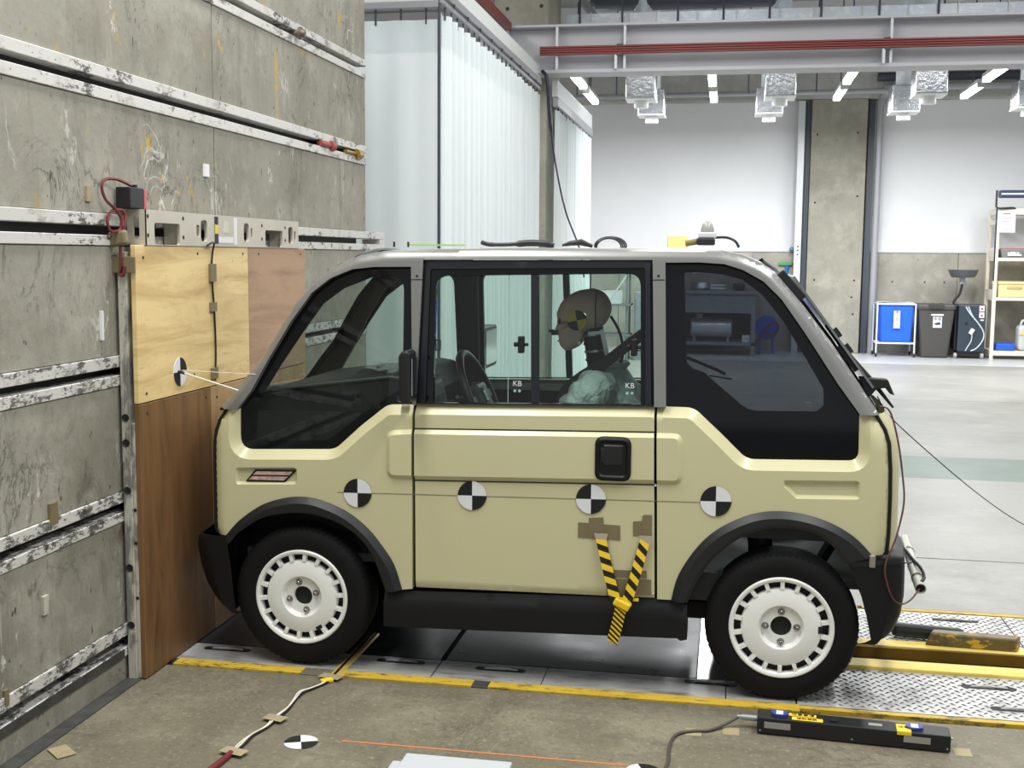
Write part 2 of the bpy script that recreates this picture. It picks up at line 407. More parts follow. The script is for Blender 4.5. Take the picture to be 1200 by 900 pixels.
a = t.ramp(t.noise(8, 5, .75, t.pos(scale=(1, 1, .55), off=(8, 2, 4))), .63, .67); b = t.ramp(t.noise(1.3, 2, .5, t.pos(off=(2, 2, 9))), .45, .58); t.over(srgb(208, 206, 198), t.mul(t.mul(a, b), .85))
a = t.ramp(t.noise(9, 4, .7, t.pos(scale=(1, 1, .5), off=(5, 1, 7))), .6, .66); b = t.ramp(t.noise(1.6, 2, .5, t.pos(off=(9, 3, 2))), .5, .58); t.over(srgb(190, 158, 66), t.mul(t.mul(a, b), t.zmask(1.62, 1.75, 0, .9)))
a = t.ramp(t.noise(7, 5, .7, t.pos(scale=(1, 1, .7), off=(4, 4, 1))), .64, .7); t.over(srgb(92, 76, 52), t.mul(a, t.zmask(1.0, 1.1, .7, 0)))
a = t.noise(5, 6, .8, t.pos(scale=(1, .8, .5), off=(3, 1, 6)), 1.2); t.over(srgb(88, 84, 74), t.mul(t.ramp(a, .56, .68), t.zmask(1.5, 1.6, .6, 0)))
t.over(srgb(50, 48, 42), t.ramp(t.noise(38, 2, .5, t.pos(scale=(1, 1, .5), off=(1, 5, 2))), .7, .75, 0, .8))
t.bump(f, .3, .005); M_SLAB = t.done()
M_COLUMN = concrete('column_concrete', srgb(152, 149, 136), .7, dark=.35)
M_DADO = concrete('dado_concrete', srgb(170, 165, 155), .7, dark=.3)
M_GIRDER = concrete('girder_concrete', srgb(176, 175, 171), .8, dark=.3)
M_WHITE = pm('wall_white_paint', srgb(226, 227, 229), .7, noise=.03, nscale=1.2, bump=.05, bscale=30)
t = NT('flaked_white_steel', srgb(204, 203, 199), .5)
t.over(srgb(84, 83, 80), t.mul(t.ramp(t.noise(17, 7, .8, t.pos(scale=(1, .5, 1.3))), .535, .56), t.ramp(t.noise(2.3, 3, .5, t.pos(off=(3, 1, 1))), .44, .54)))
t.over(srgb(58, 57, 54), t.mul(t.ramp(t.noise(22, 6, .8, t.pos(scale=(1, .6, 1.3), off=(1, 1, 1))), .52, .55), t.zmask(1.2, 1.3, .85, 0)))
t.over(srgb(150, 145, 132), t.ramp(t.noise(6, 6, .7, t.pos(off=(4, 4, 2))), .55, .7, 0, .6)); t.over(srgb(52, 50, 47), t.ramp(t.noise(60, 3, .6), .68, .71, 0, .8)); M_FLAKE = t.done()
M_BLACK = pm('slot_black', (.008, .008, .008, 1), .6)
t = NT('grey_steel_plate', srgb(190, 186, 172), .5)
t.over(srgb(95, 95, 96), t.ramp(t.noise(3, 6, .7, t.pos(scale=(3, 3, .8))), .48, .55, 0, .8)); t.over(srgb(60, 60, 60), t.ramp(t.noise(40, 4, .7), .62, .68, 0, .6)); M_PLATE = t.done()
t = NT('pale_track_steel', srgb(172, 172, 170), .42, .1)
t.over(srgb(92, 92, 90), t.ramp(t.noise(4, 7, .75, t.pos(scale=(.8, 3, 1))), .5, .66)); t.over(srgb(30, 30, 30), t.ramp(t.noise(60, 3, .6, t.pos(scale=(.6, 1.6, 1))), .66, .7, 0, .8)); M_TRACK = t.done()
t = NT('dark_track_panel', srgb(44, 46, 48), .22, .0); t.b.inputs['Specular IOR Level'].default_value = .3
t.over(srgb(70, 72, 74), t.ramp(t.noise(3, 7, .75, t.pos(scale=(1, 2, 1))), .5, .75, 0, .8)); t.roughness(t.ramp(t.noise(6, 5, .7), .3, .7, .26, .38)); M_PANEL = t.done()
t = NT('tread_steel', srgb(196, 196, 194), .36, .3)
t.over(srgb(105, 103, 98), t.ramp(t.noise(5, 7, .75), .5, .68)); t.over(srgb(215, 214, 210), t.ramp(t.noise(12, 4, .6, t.pos(off=(2, 6, 0))), .55, .7, 0, .6)); M_TREAD = t.done()
M_TREADB = pm('tread_bar_steel', srgb(104, 104, 104), .35, .5, noise=.3, nscale=14)
t = NT('yellow_line_paint', srgb(206, 172, 52), .55)
t.over(srgb(90, 82, 58), t.ramp(t.noise(14, 7, .8, t.pos(scale=(.5, 1.6, 1))), .52, .6, 0, .9)); t.over(srgb(160, 120, 40), t.ramp(t.noise(5, 4, .6), .5, .7, 0, .5)); M_YLINE = t.done()
t = NT('yellow_rail_paint', srgb(244, 216, 104), .45); t.over(srgb(150, 112, 40), t.ramp(t.noise(3, 6, .7, t.pos(scale=(.6, 2, 1))), .5, .7, 0, .6)); t.over(srgb(240, 225, 150), t.ramp(t.noise(2, 4, .6, t.pos(off=(8, 1, 1))), .58, .7, 0, .6)); M_YRAIL = t.done()
M_OCHRE = pm('rail_channel_ochre', srgb(112, 82, 14), .5, noise=.25, nscale=6)
M_GREEN = pm('green_floor_paint', srgb(92, 112, 101), .4, noise=.12, nscale=3)
M_WBAND = pm('white_floor_band', srgb(196, 197, 197), .28, noise=.06, nscale=2)
M_ORANGE = NT('orange_line', srgb(192, 118, 70), .6); M_ORANGE.over(srgb(150, 120, 95), M_ORANGE.ramp(M_ORANGE.noise(24, 5, .7), .52, .62, 0, .8)); M_ORANGE = M_ORANGE.done()
M_RUBBER = pm('dark_floor_strip', srgb(62, 62, 60), .6, noise=.35, nscale=14, bump=.3, bscale=40)
def wood(name, base, dark, scale, rot, rough=.6, knots=.4):
    t = NT(name, base, rough)
    v = t.pos(scale=rot)
    t.over(dark, t.ramp(t.noise(scale, 7, .65, v, 1.5), .45, .72, 0, .8))
    t.over((dark[0]*.6, dark[1]*.6, dark[2]*.6, 1), t.ramp(t.noise(scale*3.2, 5, .7, t.pos(scale=rot, off=(3, 3, 3)), .6), .6, .74, 0, knots))
    t.over((dark[0]*.35, dark[1]*.35, dark[2]*.35, 1), t.ramp(t.noise(30, 3, .6, t.pos(off=(1, 8, 1))), .7, .75, 0, .6))
    return t.done()
M_PLYY = wood('yellow_plywood', srgb(232, 206, 148), srgb(184, 148, 90), 1.1, (1, .9, 7), .55, .55)
M_PLYP = wood('pink_plywood', srgb(178, 146, 116), srgb(136, 102, 78), 1.2, (1, .9, 6), .6, .3)
M_PLYB = wood('brown_plywood', srgb(126, 92, 58), srgb(76, 52, 30), 1.3, (1, 7, .8), .45, .4)
M_PLYD = wood('pale_lower_plywood', srgb(172, 142, 104), srgb(130, 100, 68), 1.2, (1, 4, .8), .6, .3)
M_ALU = pm('cast_bracket_grey', srgb(196, 190, 176), .45, .15, noise=.06, nscale=5)
M_STEELW = pm('beam_grey_paint', srgb(182, 181, 186), .5, noise=.04, nscale=1)
M_RED = pm('conductor_red', srgb(126, 54, 48), .45, noise=.12, nscale=2)
M_GALV = NT('galvanised_sheet', srgb(206, 214, 224), .4, .2); M_GALV.over(srgb(232, 238, 244), M_GALV.ramp(M_GALV.noise(14, 4, .6), .48, .62, 0, .7)); M_GALV = M_GALV.done()
M_DKPIPE = pm('dark_pipe', srgb(66, 72, 82), .5)
M_GPIPE = pm('grey_pipe', srgb(160, 162, 166), .4, .2)
M_LPIPE = pm('light_steel', srgb(205, 208, 210), .4, .15)
M_CEIL = pm('ceiling_deck', srgb(170, 170, 166), .8, noise=.08, nscale=2)
M_TAPEB = pm('masking_tape', srgb(156, 144, 112), .6, noise=.12, nscale=20)
M_TAPEK = pm('kraft_tape', srgb(122, 110, 82), .45, noise=.08, nscale=20)
M_BLK = pm('black_plastic', srgb(22, 23, 25), .45)
M_CBLK = pm('checker_black', srgb(14, 15, 18), .5); M_CWHT = pm('checker_white', srgb(225, 226, 228), .5)

# ---------------- floor and sled track ----------------
fl = top('floor', None, None, kind='structure')
def slab(name, x0, x1, y0, y1, z, mat, h=.06, parent=fl, **k): return mk(name, MB().box(x0, x1, y0, y1, z-h, z), mat, parent, **k)
slab('concrete_slab', -3.5, 7, -2.5, 3.925, 0, M_FLOOR_N, label='worn beige concrete in front of the track')
for (y0, y1, m) in ((5.24, 6.158, M_FLOOR_F), (6.172, 8.46, M_FLOOR_F), (9.42, 13.2, M_FLOOR_F), (13.212, 17.66, M_FLOOR_F)):
    for (x0, x1) in ((-9, 4.2), (4.21, 9)): slab('concrete_slab', x0, x1, y0, y1, 0, m)
slab('green_floor_strip', -9, 9, 8.46, 9.42, 0, M_GREEN, label='pale green painted strip across the hall floor')
slab('white_floor_band', -9, 9, 17.66, 19.75, 0, M_WBAND, label='white painted band along the far wall')
slab('joint_base', -9, 9, 3.9, 19.75, -.03, M_BLACK, h=.05)
def line_pieces(y0, y1, segs, m=M_YLINE):
    for a, b in segs: mk('yellow_line', MB().box(a, b, y0, y1, -.03, .003), m, fl)
line_pieces(3.935, 3.995, [(-2.0, -1.5), (-1.38, -.86), (-.80, .28)]); line_pieces(3.958, 3.985, [(.28, 2.2)])
line_pieces(5.195, 5.228, [(-2, .6), (.62, 2.2)])
slab('track_edge_strip', -2.1, 2.2, 3.926, 3.934, -.004, M_RUBBER)
slab('track_edge_strip', -1.5, -1.38, 3.934, 3.996, 0, M_FLOOR_N); slab('track_edge_strip', -.86, -.8, 3.934, 3.996, 0, M_RUBBER)
for a, b in ((-2.1, -1.028), (-1.022, -.622), (-.618, .03), (.034, .27)): slab('steel_plate', a, b, 4.0, 4.178, .0, M_TRACK)
for a, b in ((-2.1, -1.035), (-1.012, -.075)): slab('dark_plate', a, b, 4.186, 4.98, .0, M_PANEL)
slab('reflection_plate', -.07, .27, 4.186, 4.98, -.002, pm('reflection_steel', srgb(165, 165, 165), .16, .7))  # paler, glossier steel stands in for the bright floor reflection here
for a, b in ((-2.1, -.5), (-.494, .27)): slab('steel_plate', a, b, 4.986, 5.19, .0, M_TRACK)
for a, b in ((.276, 1.66), (1.664, 2.2)):
    slab('tread_plate', a, b, 4.0, 4.408, .0, M_TREAD)
for a, b in ((.276, 1.19), (1.196, 2.2)): slab('tread_plate', a, b, 4.736, 5.19, .0, M_TREAD)
tb = MB()
for (ya, yb) in ((4.01, 4.4), (4.745, 5.18)):
    j = 0; y = ya+.012
    while y < yb-.01:
        x = .29+(.0 if j % 2 else .019)
        while x < 2.15:
            a = radians(38) if j % 2 else radians(-38)
            c, s = cos(a), sin(a); l, w = .0135, .0032; tb.add([(x+c*l, y+s*l, .0005), (x-s*w, y+c*w, .0005), (x-c*l, y-s*l, .0005), (x+s*w, y-c*w, .0005), (x, y, .0035)], [(0, 1, 4), (1, 2, 4), (2, 3, 4), (3, 0, 4)])
            x += .038
        y += .0215; j += 1
mk('tread_pattern', tb, M_TREADB, fl, kind='stuff')
# rail channel behind the tread plate
rail = top('track_rail', 'yellow steel channel rail running between the tread plates behind the rear wheel', 'rail', (1, 4.57, 0))
mk('rail_flange', MB().box(.276, 2.2, 4.41, 4.50, -.03, .012), M_YRAIL, rail, bevel=.003)
mk('rail_flange', MB().box(.276, 2.2, 4.655, 4.732, -.03, .016), M_YRAIL, rail, bevel=.003)
mk('rail_web', MB().box(.276, 2.2, 4.50, 4.655, -.05, -.035).box(.276, 2.2, 4.64, 4.655, -.035, .012), M_OCHRE, rail)
mk('rail_end_plate', MB().box(.27, .276, 4.41, 4.732, -.05, .01), M_OCHRE, rail)
# lifting slots cut in the track plates
def lift_slot(x, y, L=.19, w=.036, z=.0012, ang=0):
    mb = MB(); P = []
    for k in range(20):
        t = 2*pi*k/20; px = cos(t)*w/2+(L/2-w/2)*(1 if cos(t) > 0 else -1); P.append((px, sin(t)*w/2))
    mb.prism(P, lambda a, b: (x+a, y+b, 0), (0, 0, z)); mb2 = MB().tube([(x-L*.3, y, z+.001), (x, y+.002, z+.004), (x+L*.34, y-.001, z+.001)], .0035, 6)
    o = mk('lifting_slot', mb, M_BLACK, fl); mk('slot_island', MB().box(x-L*.32, x+L*.1, y-w*.14, y+w*.14, 0, .002), M_TRACK, o); mk('lifting_ring', mb2, M_TRACK, o)
for (x, y) in ((-1.87, 4.13), (-1.175, 4.135), (-.79, 4.125), (-.02, 4.145), (.96, 4.30), (1.02, 4.10), (.99, 5.10)): lift_slot(x, y)
mk('dark_floor_strip', MB().box(-2.09, -2.035, 1.0, 3.77, -.01, .004), M_RUBBER, fl)
mk('orange_line', MB().box(-1.16, -.2, 3.392, 3.402, -.01, .0012), M_ORANGE, fl)
# ---------------- crash barrier ----------------
bar = top('crash_barrier', 'massive concrete crash barrier with white-edged horizontal mounting slots', 'crash barrier', (-2.1, 4, 0))
ST = [(2.638, 2.60, 2.57, 2.531), (2.153, 2.112, 2.08, 2.039), (1.66, 1.618, 1.586, 1.549), (1.17, 1.128, 1.10, 1.06), (.686, .645, .612, .576), (.205, .16, .12, .085)]
XF = -2.095
ztop = 3.3; segs = ((1.0, 2.55), (2.556, 4.585), (4.593, 6.64))
edges_z = [ztop]+[z for s in ST for z in (s[0], s[3])]+[0]
for i in range(0, len(edges_z), 2):
    for a, b in segs: mk('concrete_slab', MB().box(-2.5, XF, a, b, edges_z[i+1], edges_z[i]), M_SLAB, bar, bevel=.002, segs=1)
mk('barrier_core', MB().box(-2.9, -2.15, 1.0, 6.63, 0, ztop-.01), M_BLACK, bar)
for k, (a, b, c, d) in enumerate(ST):
    ye = 7.0 if k == 2 else 6.64
    mk('edge_strip', MB().box(-2.2, -2.088, 1.0, ye, b, a-.0015), M_FLAKE, bar, bevel=.002, segs=1); mk('edge_strip', MB().box(-2.2, -2.088, 1.0, ye, d+.0015, c), M_FLAKE, bar, bevel=.002, segs=1)
mk('slot_cap', MB().box(-2.2, -2.088, 6.9, 7.0, 1.588, 1.616), M_FLAKE, bar)
# dark base angle along the foot of the barrier
mk('base_angle', MB().box(-2.093, -2.085, 1.0, 3.74, .086, .118), M_RUBBER, bar)
# fittings left in the slots
b1 = MB().lathe((-2.09, 5.516, 2.585), (1, 0, 0), [(-.03, .012), (.02, .012), (.02, .03), (.035, .03), (.035, .02), (.05, .018), (.055, 0)], 12)
tag(mk('slot_bolt', b1, pm('bolt_steel', srgb(120, 112, 100), .4, .6), smooth=40), 'round steel bolt head sticking out of the topmost barrier slot', 'bolt')
b2 = MB().lathe((-2.09, 6.0, 2.096), (0, 1, 0), [(-.15, .0), (-.15, .016), (.0, .016), (.0, .026), (.05, .028), (.06, .018), (.06, 0)], 10)
tag(mk('slot_clamp', b2, pm('clamp_red', srgb(150, 62, 58), .5), smooth=40), 'red clamp knob in the second barrier slot', 'clamp')
b3 = MB().lathe((-2.085, 6.45, 2.09), (0, 1, 0), [(-.2, 0), (-.2, .012), (-.02, .012), (-.02, .03), (.05, .032), (.07, .02), (.07, 0)], 6)
tag(mk('slot_bolt', b3, pm('bolt_brass', srgb(146, 122, 44), .4, .5), smooth=40), 'brass-coloured hex bolt at the end of the second barrier slot', 'bolt')
# tape remains on the barrier
for (y, z, h, w, m) in ((3.33, .70, .07, .045, M_TAPEK), (3.27, .42, .06, .03, M_PLATE), (3.05, .2, .05, .02, M_TAPEK), (3.04, 1.36, .05, .1, M_TAPEK), (3.6, 1.72, .05, .03, M_TAPEB), (4.5, 1.86, .05, .04, M_CWHT), (3.66, 1.28, .1, .012, M_CWHT)):
    mk('tape_patch', MB().box(XF-.002, XF+.0095, y-w/2, y+w/2, z-h/2, z+h/2), m, bar)
# ---------------- steel plate, plywood ----------------
pl = top('steel_mounting_plate', 'tall grey steel plate with bolt holes standing against the barrier', 'steel plate', (-2.07, 4.5, 0))
mk('plate_body', MB().box(-2.084, -2.05, 3.76, 5.42, .0, 1.53), M_PLATE, pl, bevel=.003)
ob = MB(); 
mk('plate_edge_bar', MB().box(-2.05, -2.036, 3.765, 5.4, .005, .93), M_PLATE, pl, bevel=.003)
for z in (.99-.04, .69, .41, .2, .86): 
    mk('bolt_hole', MB().lathe((-2.068, 3.7595, z), (0, -1, 0), [(0, 0), (0, .010), (.0015, .0115), (.0015, .0135), (0, .014)], 16), [M_BLACK], pl)
for z in (.62, .5, .3): mk('edge_notch', MB().lathe((-2.043, 3.7645, z), (0, -1, 0), [(.001, 0), (.001, .006), (0, .0065)], 12), M_BLACK, pl)
def ply(name, label, y0, y1, z0, z1, m, x0=-2.036, x1=-2.017, nails=()):
    t = top(name, label, 'plywood', (-2.02, (y0+y1)/2, z0)); mk('board', MB().box(x0, x1, y0, y1, z0, z1), m, t, bevel=.0015, segs=1)
    for (y, z) in nails: mk('screw', MB().lathe((x1, y, z), (1, 0, 0), [(-.001, .006), (.001, .006), (.001, 0)], 8), M_BLACK, t)
    return t
ply('plywood_board', 'yellowish plywood sheet high on the barrier, with the checker disc on it', 3.765, 4.735, 1.0, 1.553, M_PLYY, nails=((3.82, 1.51), (4.25, 1.525), (4.68, 1.525), (3.82, 1.03), (4.2, 1.06)))
ply('plywood_board', 'pinkish brown plywood sheet to the right of the yellowish one', 4.74, 5.415, 1.0, 1.553, M_PLYP, nails=((4.85, 1.525), (5.36, 1.525)))
ply('plywood_board', 'dark brown plywood sheet standing on the floor before the bumper', 3.765, 4.345, .004, .996, M_PLYB, nails=((3.82, .96), (4.3, .96)))
ply('plywood_board', 'pale plywood sheet behind the car nose, next to the dark brown one', 4.349, 5.415, .004, .996, M_PLYD, nails=((4.4, .95),))
# perforated grey bracket on top of the plywood
br = top('perforated_bracket', 'long light grey metal bracket with oval and square holes above the plywood', 'bracket', (-2.0, 4.5, 1.56))
f3 = lambda a, b, d: (-2.012-d, a, b)
H = []
for (p0, p1, z0, z1, r) in ((3.899, 4.096, 1.556, 1.634, .012), (4.236, 4.262, 1.59, 1.635, .008), (4.273, 4.331, 1.572, 1.655, .02), (4.684, 4.738, 1.576, 1.654, .02), (4.757, 4.775, 1.593, 1.635, .006), (4.918, 5.121, 1.556, 1.63, .012), (5.194, 5.251, 1.574, 1.65, .018), (5.267, 5.290, 1.592, 1.632, .006)):
    H.append(rrect(p0, z0, p1, z1, r))
mk('bracket_face', panel([(3.830, 1.5535), (5.324, 1.5535), (5.324, 1.678), (3.830, 1.678)], H, res=.06, thick=.012, f3=f3), M_ALU, br)
mk('bracket_end', panel(rpoly([(-2.08, 1.5535), (-2.012, 1.5535), (-2.012, 1.678), (-2.08, 1.678)], [.03, 0, 0, .03]), [rrect(-2.058, 1.575, -2.033, 1.655, .0124)], res=.06, thick=.012, f3=lambda a, b, d: (a, 3.830-.001+d, b)), M_ALU, br)
bk = MB().box(-2.08, -2.013, 3.830, 5.324, 1.668, 1.678).box(-2.08, -2.013, 5.324-.012, 5.324, 1.554, 1.668)
for p in (4.110, 5.137): bk.box(-2.08, -2.024, p-.005, p+.006, 1.556, 1.668)
mk('bracket_channel', bk, M_ALU, br)
for p, z in ((3.851, 1.655), (3.851, 1.588), (4.124, 1.655), (4.124, 1.585), (4.879, 1.648), (4.879, 1.59), (5.153, 1.645), (5.153, 1.588)):
    mk('bolt_hole', MB().lathe((-2.012, p, z), (1, 0, 0), [(.0008, 0), (.0008, .0075), (0, .0078)], 10), M_BLACK, br)
lab = mk('gauge_label', MB().box(-2.0119, -2.0105, 4.397, 4.429, 1.565, 1.672), M_CBLK, br); mk('yellow_field', MB().box(-2.0105, -2.010, 4.397, 4.429, 1.604, 1.64), pm('label_yellow', srgb(228, 200, 40), .5), lab)
mk('paper_label', MB().box(-2.0119, -2.011, 4.433, 4.575, 1.569, 1.592), M_CWHT, br); mk('white_stripe', MB().box(-2.0119, -2.011, 4.583, 4.613, 1.562, 1.672), M_CWHT, br)
mk('grey_label', MB().box(-2.0119, -2.011, 4.478, 4.528, 1.61, 1.655), pm('label_grey', srgb(205, 200, 186), .5), br)
# black sensor box with red face
sb = top('sensor_box', 'small black box with a red end face on top of the grey bracket', 'sensor', (-2.04, 3.84, 1.679))
mk('housing', MB().box(-2.085, -2.03, 3.765, 3.865, 1.679, 1.752), M_BLK, sb, bevel=.004); mk('red_face', MB().box(-2.083, -2.029, 3.8651, 3.88, 1.680, 1.748), pm('red_face', srgb(206, 96, 108), .4), sb, bevel=.002)
mk('cap', MB().cyl((-2.05, 3.83, 1.752), (-2.05, 3.83, 1.762), .012, n=10), M_BLK, sb)
M_CORDR = pm('cable_dark_red', srgb(112, 44, 46), .5)
tag(mk('red_black_cable', MB().tube(spline([(-2.045, 3.80, 1.758), (-2.062, 3.74, 1.775), (-2.075, 3.685, 1.772), (-2.078, 3.665, 1.745), (-2.074, 3.68, 1.705), (-2.064, 3.72, 1.675), (-2.055, 3.745, 1.645), (-2.058, 3.74, 1.605), (-2.07, 3.70, 1.60), (-2.075, 3.69, 1.64), (-2.068, 3.715, 1.668), (-2.05, 3.755, 1.668), (-2.045, 3.752, 1.62), (-2.058, 3.742, 1.56), (-2.06, 3.744, 1.48), (-2.066, 3.744, 1.455), (-2.052, 3.744, 1.45), (-2.048, 3.744, 1.48)], 6), .0055, 6), M_CORDR, smooth=60), 'dark red cable looped beside the black sensor box', 'cable')
tag(mk('tape_wrap', MB().obox((-2.066, 3.741, 1.575), (1, 0, .15), (0, 1, 0), (-.15, 0, 1), .035, .014, .026), M_TAPEK, bevel=.01), 'crumpled brown tape holding the red cable to the bracket', 'tape')
tag(mk('tape_band', MB().obox((-2.056, 3.752, 1.485), (1, 0, 0), (0, 1, 0), (0, 0, 1), .045, .004, .028), M_TAPEK, bevel=.002), 'brown tape band across the top corner of the steel plate', 'tape')
# cable running down the plywood
wc = top('plywood_cable', 'thin black cable taped straight down the yellowish plywood', 'cable', (-2.01, 4.36, 1.5))
mk('cable_run', MB().tube(spline([(-2.0, 4.30, 1.556), (-1.992, 4.345, 1.568), (-2.008, 4.365, 1.53), (-2.011, 4.36, 1.46), (-2.011, 4.37, 1.36), (-2.012, 4.38, 1.3), (-2.011, 4.385, 1.15), (-2.011, 4.375, 1.02)], 5), .004, 6), M_BLK, wc, smooth=60)
for z, h in ((1.45, .035), (1.315, .018), (1.05, .022)): mk('tape_piece', MB().box(-2.0165, -2.006, 4.345, 4.395, z-h, z+h), M_TAPEK, wc)
# far checker disc on the plywood with the two pointer rods
tgt = checker('checker_disc', (-2.0165, 4.08, 1.083), (0, 1, 0), (0, 0, 1), .054, None, [M_CBLK, M_CWHT]); tag(tgt, 'black and white checker disc on the plywood in front of the car', 'target')
pr = top('pointer_rods', 'two thin pale rods reaching from the windscreen base to the plywood checker disc', 'rods', (-1.85, 4.05, 1.05))
mk('rod', MB().tube([(-2.005, 4.06, 1.085), (-1.745, 3.99, 1.03)], .0035, 6), pm('rod_white', srgb(220, 216, 205), .4), pr); mk('rod', MB().tube([(-2.005, 4.07, 1.09), (-1.69, 4.02, 1.088)], .0014, 6), pm('rod_white', srgb(220, 216, 205), .4), pr)
mk('rod_tip', MB().cyl((-2.015, 4.063, 1.086), (-1.985, 4.055, 1.08), .005, n=8), M_BLK, pr)
# ---------------- far walls, columns, ceiling ----------------
wf = top('wall_far', None, None, kind='structure')
mk('white_wall', MB().box(-9, 9, 19.76, 20.0, 1.60, 6), M_WHITE, wf)
for x in [-9+1.8*i for i in range(10)]: mk('dado_panel', MB().box(x, x+1.792, 19.72, 19.98, 0, 1.615), M_DADO, wf)
mk('dado_rail', MB().box(-9, 9, 19.7, 19.8, 1.616, 1.64), M_LPIPE, wf)
mk('wall_girder', MB().box(-9, 9, 19.42, 19.9, 4.02, 4.9), M_GIRDER, wf)
mk('column_far', MB().box(1.235, 2.09, 19.46, 20, 0, 4.02), M_COLUMN, wf, bevel=.015)
for (x, z) in ((1.33, 3.47), (1.95, 3.49), (1.36, 1.17), (1.98, 1.17), (1.98, .63), (1.95, .9), (1.33, 2.4), (1.98, 2.5)):
    mk('tie_hole', MB().lathe((x, 19.459, z), (0, -1, 0), [(0, 0), (.001, .016), (0, .017)], 8), M_BLACK, wf)
for x in (2.6, 3.1, 3.4, 4.4): mk('tie_hole', MB().lathe((x, 19.719, 1.15), (0, -1, 0), [(0, 0), (.001, .014), (0, .015)], 8), M_BLACK, wf)
dr = top('door_rail', 'white steel rail post left of the far concrete column', 'post', (1.09, 19.5, 0)); mk('post', MB().box(1.03, 1.135, 19.45, 19.6, 0, 4.0), M_LPIPE, dr, bevel=.005)
for z in (1.70, 1.64, 1.575): mk('post_hole', MB().lathe((1.085, 19.449, z), (0, -1, 0), [(0, 0), (.001, .014), (0, .015)], 8), M_DKPIPE, dr)
tag(mk('dark_door_track', MB().box(1.14, 1.225, 19.5, 19.7, 0, 4.0).box(1.165, 1.185, 19.47, 19.5, 0, 4.0), M_DKPIPE), 'dark grey vertical track between white post and column', 'track')
tag(mk('drain_pipe', MB().cyl((2.285, 19.55, 0), (2.285, 19.55, 4.0), .055, n=16), M_GPIPE, smooth=40), 'grey vertical pipe right of the far concrete column', 'pipe')
tag(mk('dark_gap_strip', MB().box(2.12, 2.215, 19.55, 19.7, 0, 4.0), M_DKPIPE), 'dark vertical gap between column and grey pipe', 'channel')  # dark box filling the dark gap between column and pipe
mk('column_near', MB().box(-2.5, -1.93, 12.44, 13.4, 0, 5.6), M_COLUMN, wf, bevel=.01)
for z in (3.95, 3.97): mk('tie_hole', MB().lathe((-2.36 if z < 3.96 else -2.0, 12.439, z+.15), (0, -1, 0), [(0, 0), (.001, .02), (0, .021)], 8), M_BLACK, wf)
ce = mk('ceiling', MB().box(-9, 9, 8.5, 20, 5.6, 5.75), M_CEIL, kind='structure')
mk('wall_left', MB().box(-9.2, -9, 7, 20, 0, 5.7), M_WHITE, kind='structure')
# ---------------- crane girder, conductor rail, duct ----------------
gb = top('steel_girder', 'pale grey steel I-beam spanning the hall under the duct', 'girder', (2, 12.2, 3.4))
mk('web', MB().box(-2.6, 8, 12.22, 12.24, 3.42, 3.83), M_STEELW, gb); mk('flange', MB().box(-2.6, 8, 12.08, 12.4, 3.375, 3.41), M_STEELW, gb, bevel=.004); mk('flange', MB().box(-2.6, 8, 12.08, 12.4, 3.835, 3.86), M_STEELW, gb, bevel=.004)
for x in (-2.30, -1.78, -1.09, 1.49, 4.1): mk('stiffener', MB().box(x-.012, x+.012, 12.09, 12.22, 3.41, 3.835), M_LPIPE, gb)
cr = top('conductor_rail', 'dark red conductor rail of four lines along the girder', 'rail', (2, 12.05, 3.58))
for k in range(4): mk('conductor_bar', MB().box(-1.95, 8, 12.045, 12.065, 3.552+k*.0225, 3.569+k*.0225), M_RED, cr, bevel=.003)
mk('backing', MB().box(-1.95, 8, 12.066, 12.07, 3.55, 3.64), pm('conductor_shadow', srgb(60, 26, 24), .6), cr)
for x in (-1.14, 1.45, 4.05): mk('hanger', MB().box(x-.03, x+.03, 12.03, 12.09, 3.53, 3.55).box(x-.03, x+.03, 12.07, 12.22, 3.641, 3.652), M_DKPIPE, cr); mk('rail_bracket', MB().box(x-.045, x-.02, 12.03, 12.1, 3.40, 3.54), M_LPIPE, cr)
dc = top('air_duct', 'long galvanised air duct resting above the steel girder', 'duct', (2, 13.5, 4.1))
x = -1.86; i = 0; WID = [.28, .42, .3, .45, .42, .46, .36, .5, .47, .5, .5]
while x < 7:
    w = WID[i % 11]; mk('duct_section', MB().box(x+.006, x+w-.006, 13.3, 13.8, 4.0, 4.2), M_GALV, dc, bevel=.003); mk('duct_flange', MB().box(x+w-.006, x+w+.006, 13.285, 13.81, 3.99, 4.212), M_LPIPE, dc); x += w; i += 1
for x in (-1.7, -1.23, -.62, -.13, .36, .9, 1.5, 2.1): mk('hanger_rod', MB().cyl((x, 13.27, 3.9), (x, 13.27, 5.6), .012, n=6), M_DKPIPE, dc)
tag(mk('dark_ceiling_pipe', MB().tube(spline([(-1.62, 14.2, 5.6), (-1.62, 14.2, 4.75), (-1.6, 14.2, 4.55), (-1.4, 14.2, 4.5), (.4, 14.2, 4.5), (.5, 14.2, 4.53)], 5), .10, 12), M_DKPIPE, smooth=50), 'thick dark pipe above the air duct', 'pipe')
tag(mk('grey_ceiling_pipe', MB().tube([(.5, 14.2, 4.53), (.7, 14.2, 4.58), (7, 14.2, 4.58)], .05, 10), M_GPIPE, smooth=50), 'grey pipe continuing from the dark one above the duct', 'pipe')
tag(mk('slanting_pipe', MB().tube([(-1.95, 14.0, 4.75), (-1.55, 13.9, 4.2)], .05, 8), M_GPIPE, smooth=50), 'slanting grey pipe beside the concrete column top', 'pipe')
tag(mk('horizontal_wall_pipe', MB().cyl((-2.5, 18.6, 3.99), (2.5, 18.6, 4.02), .04, n=10), M_GPIPE, smooth=50), 'thin horizontal grey pipe high in front of the far wall', 'pipe')
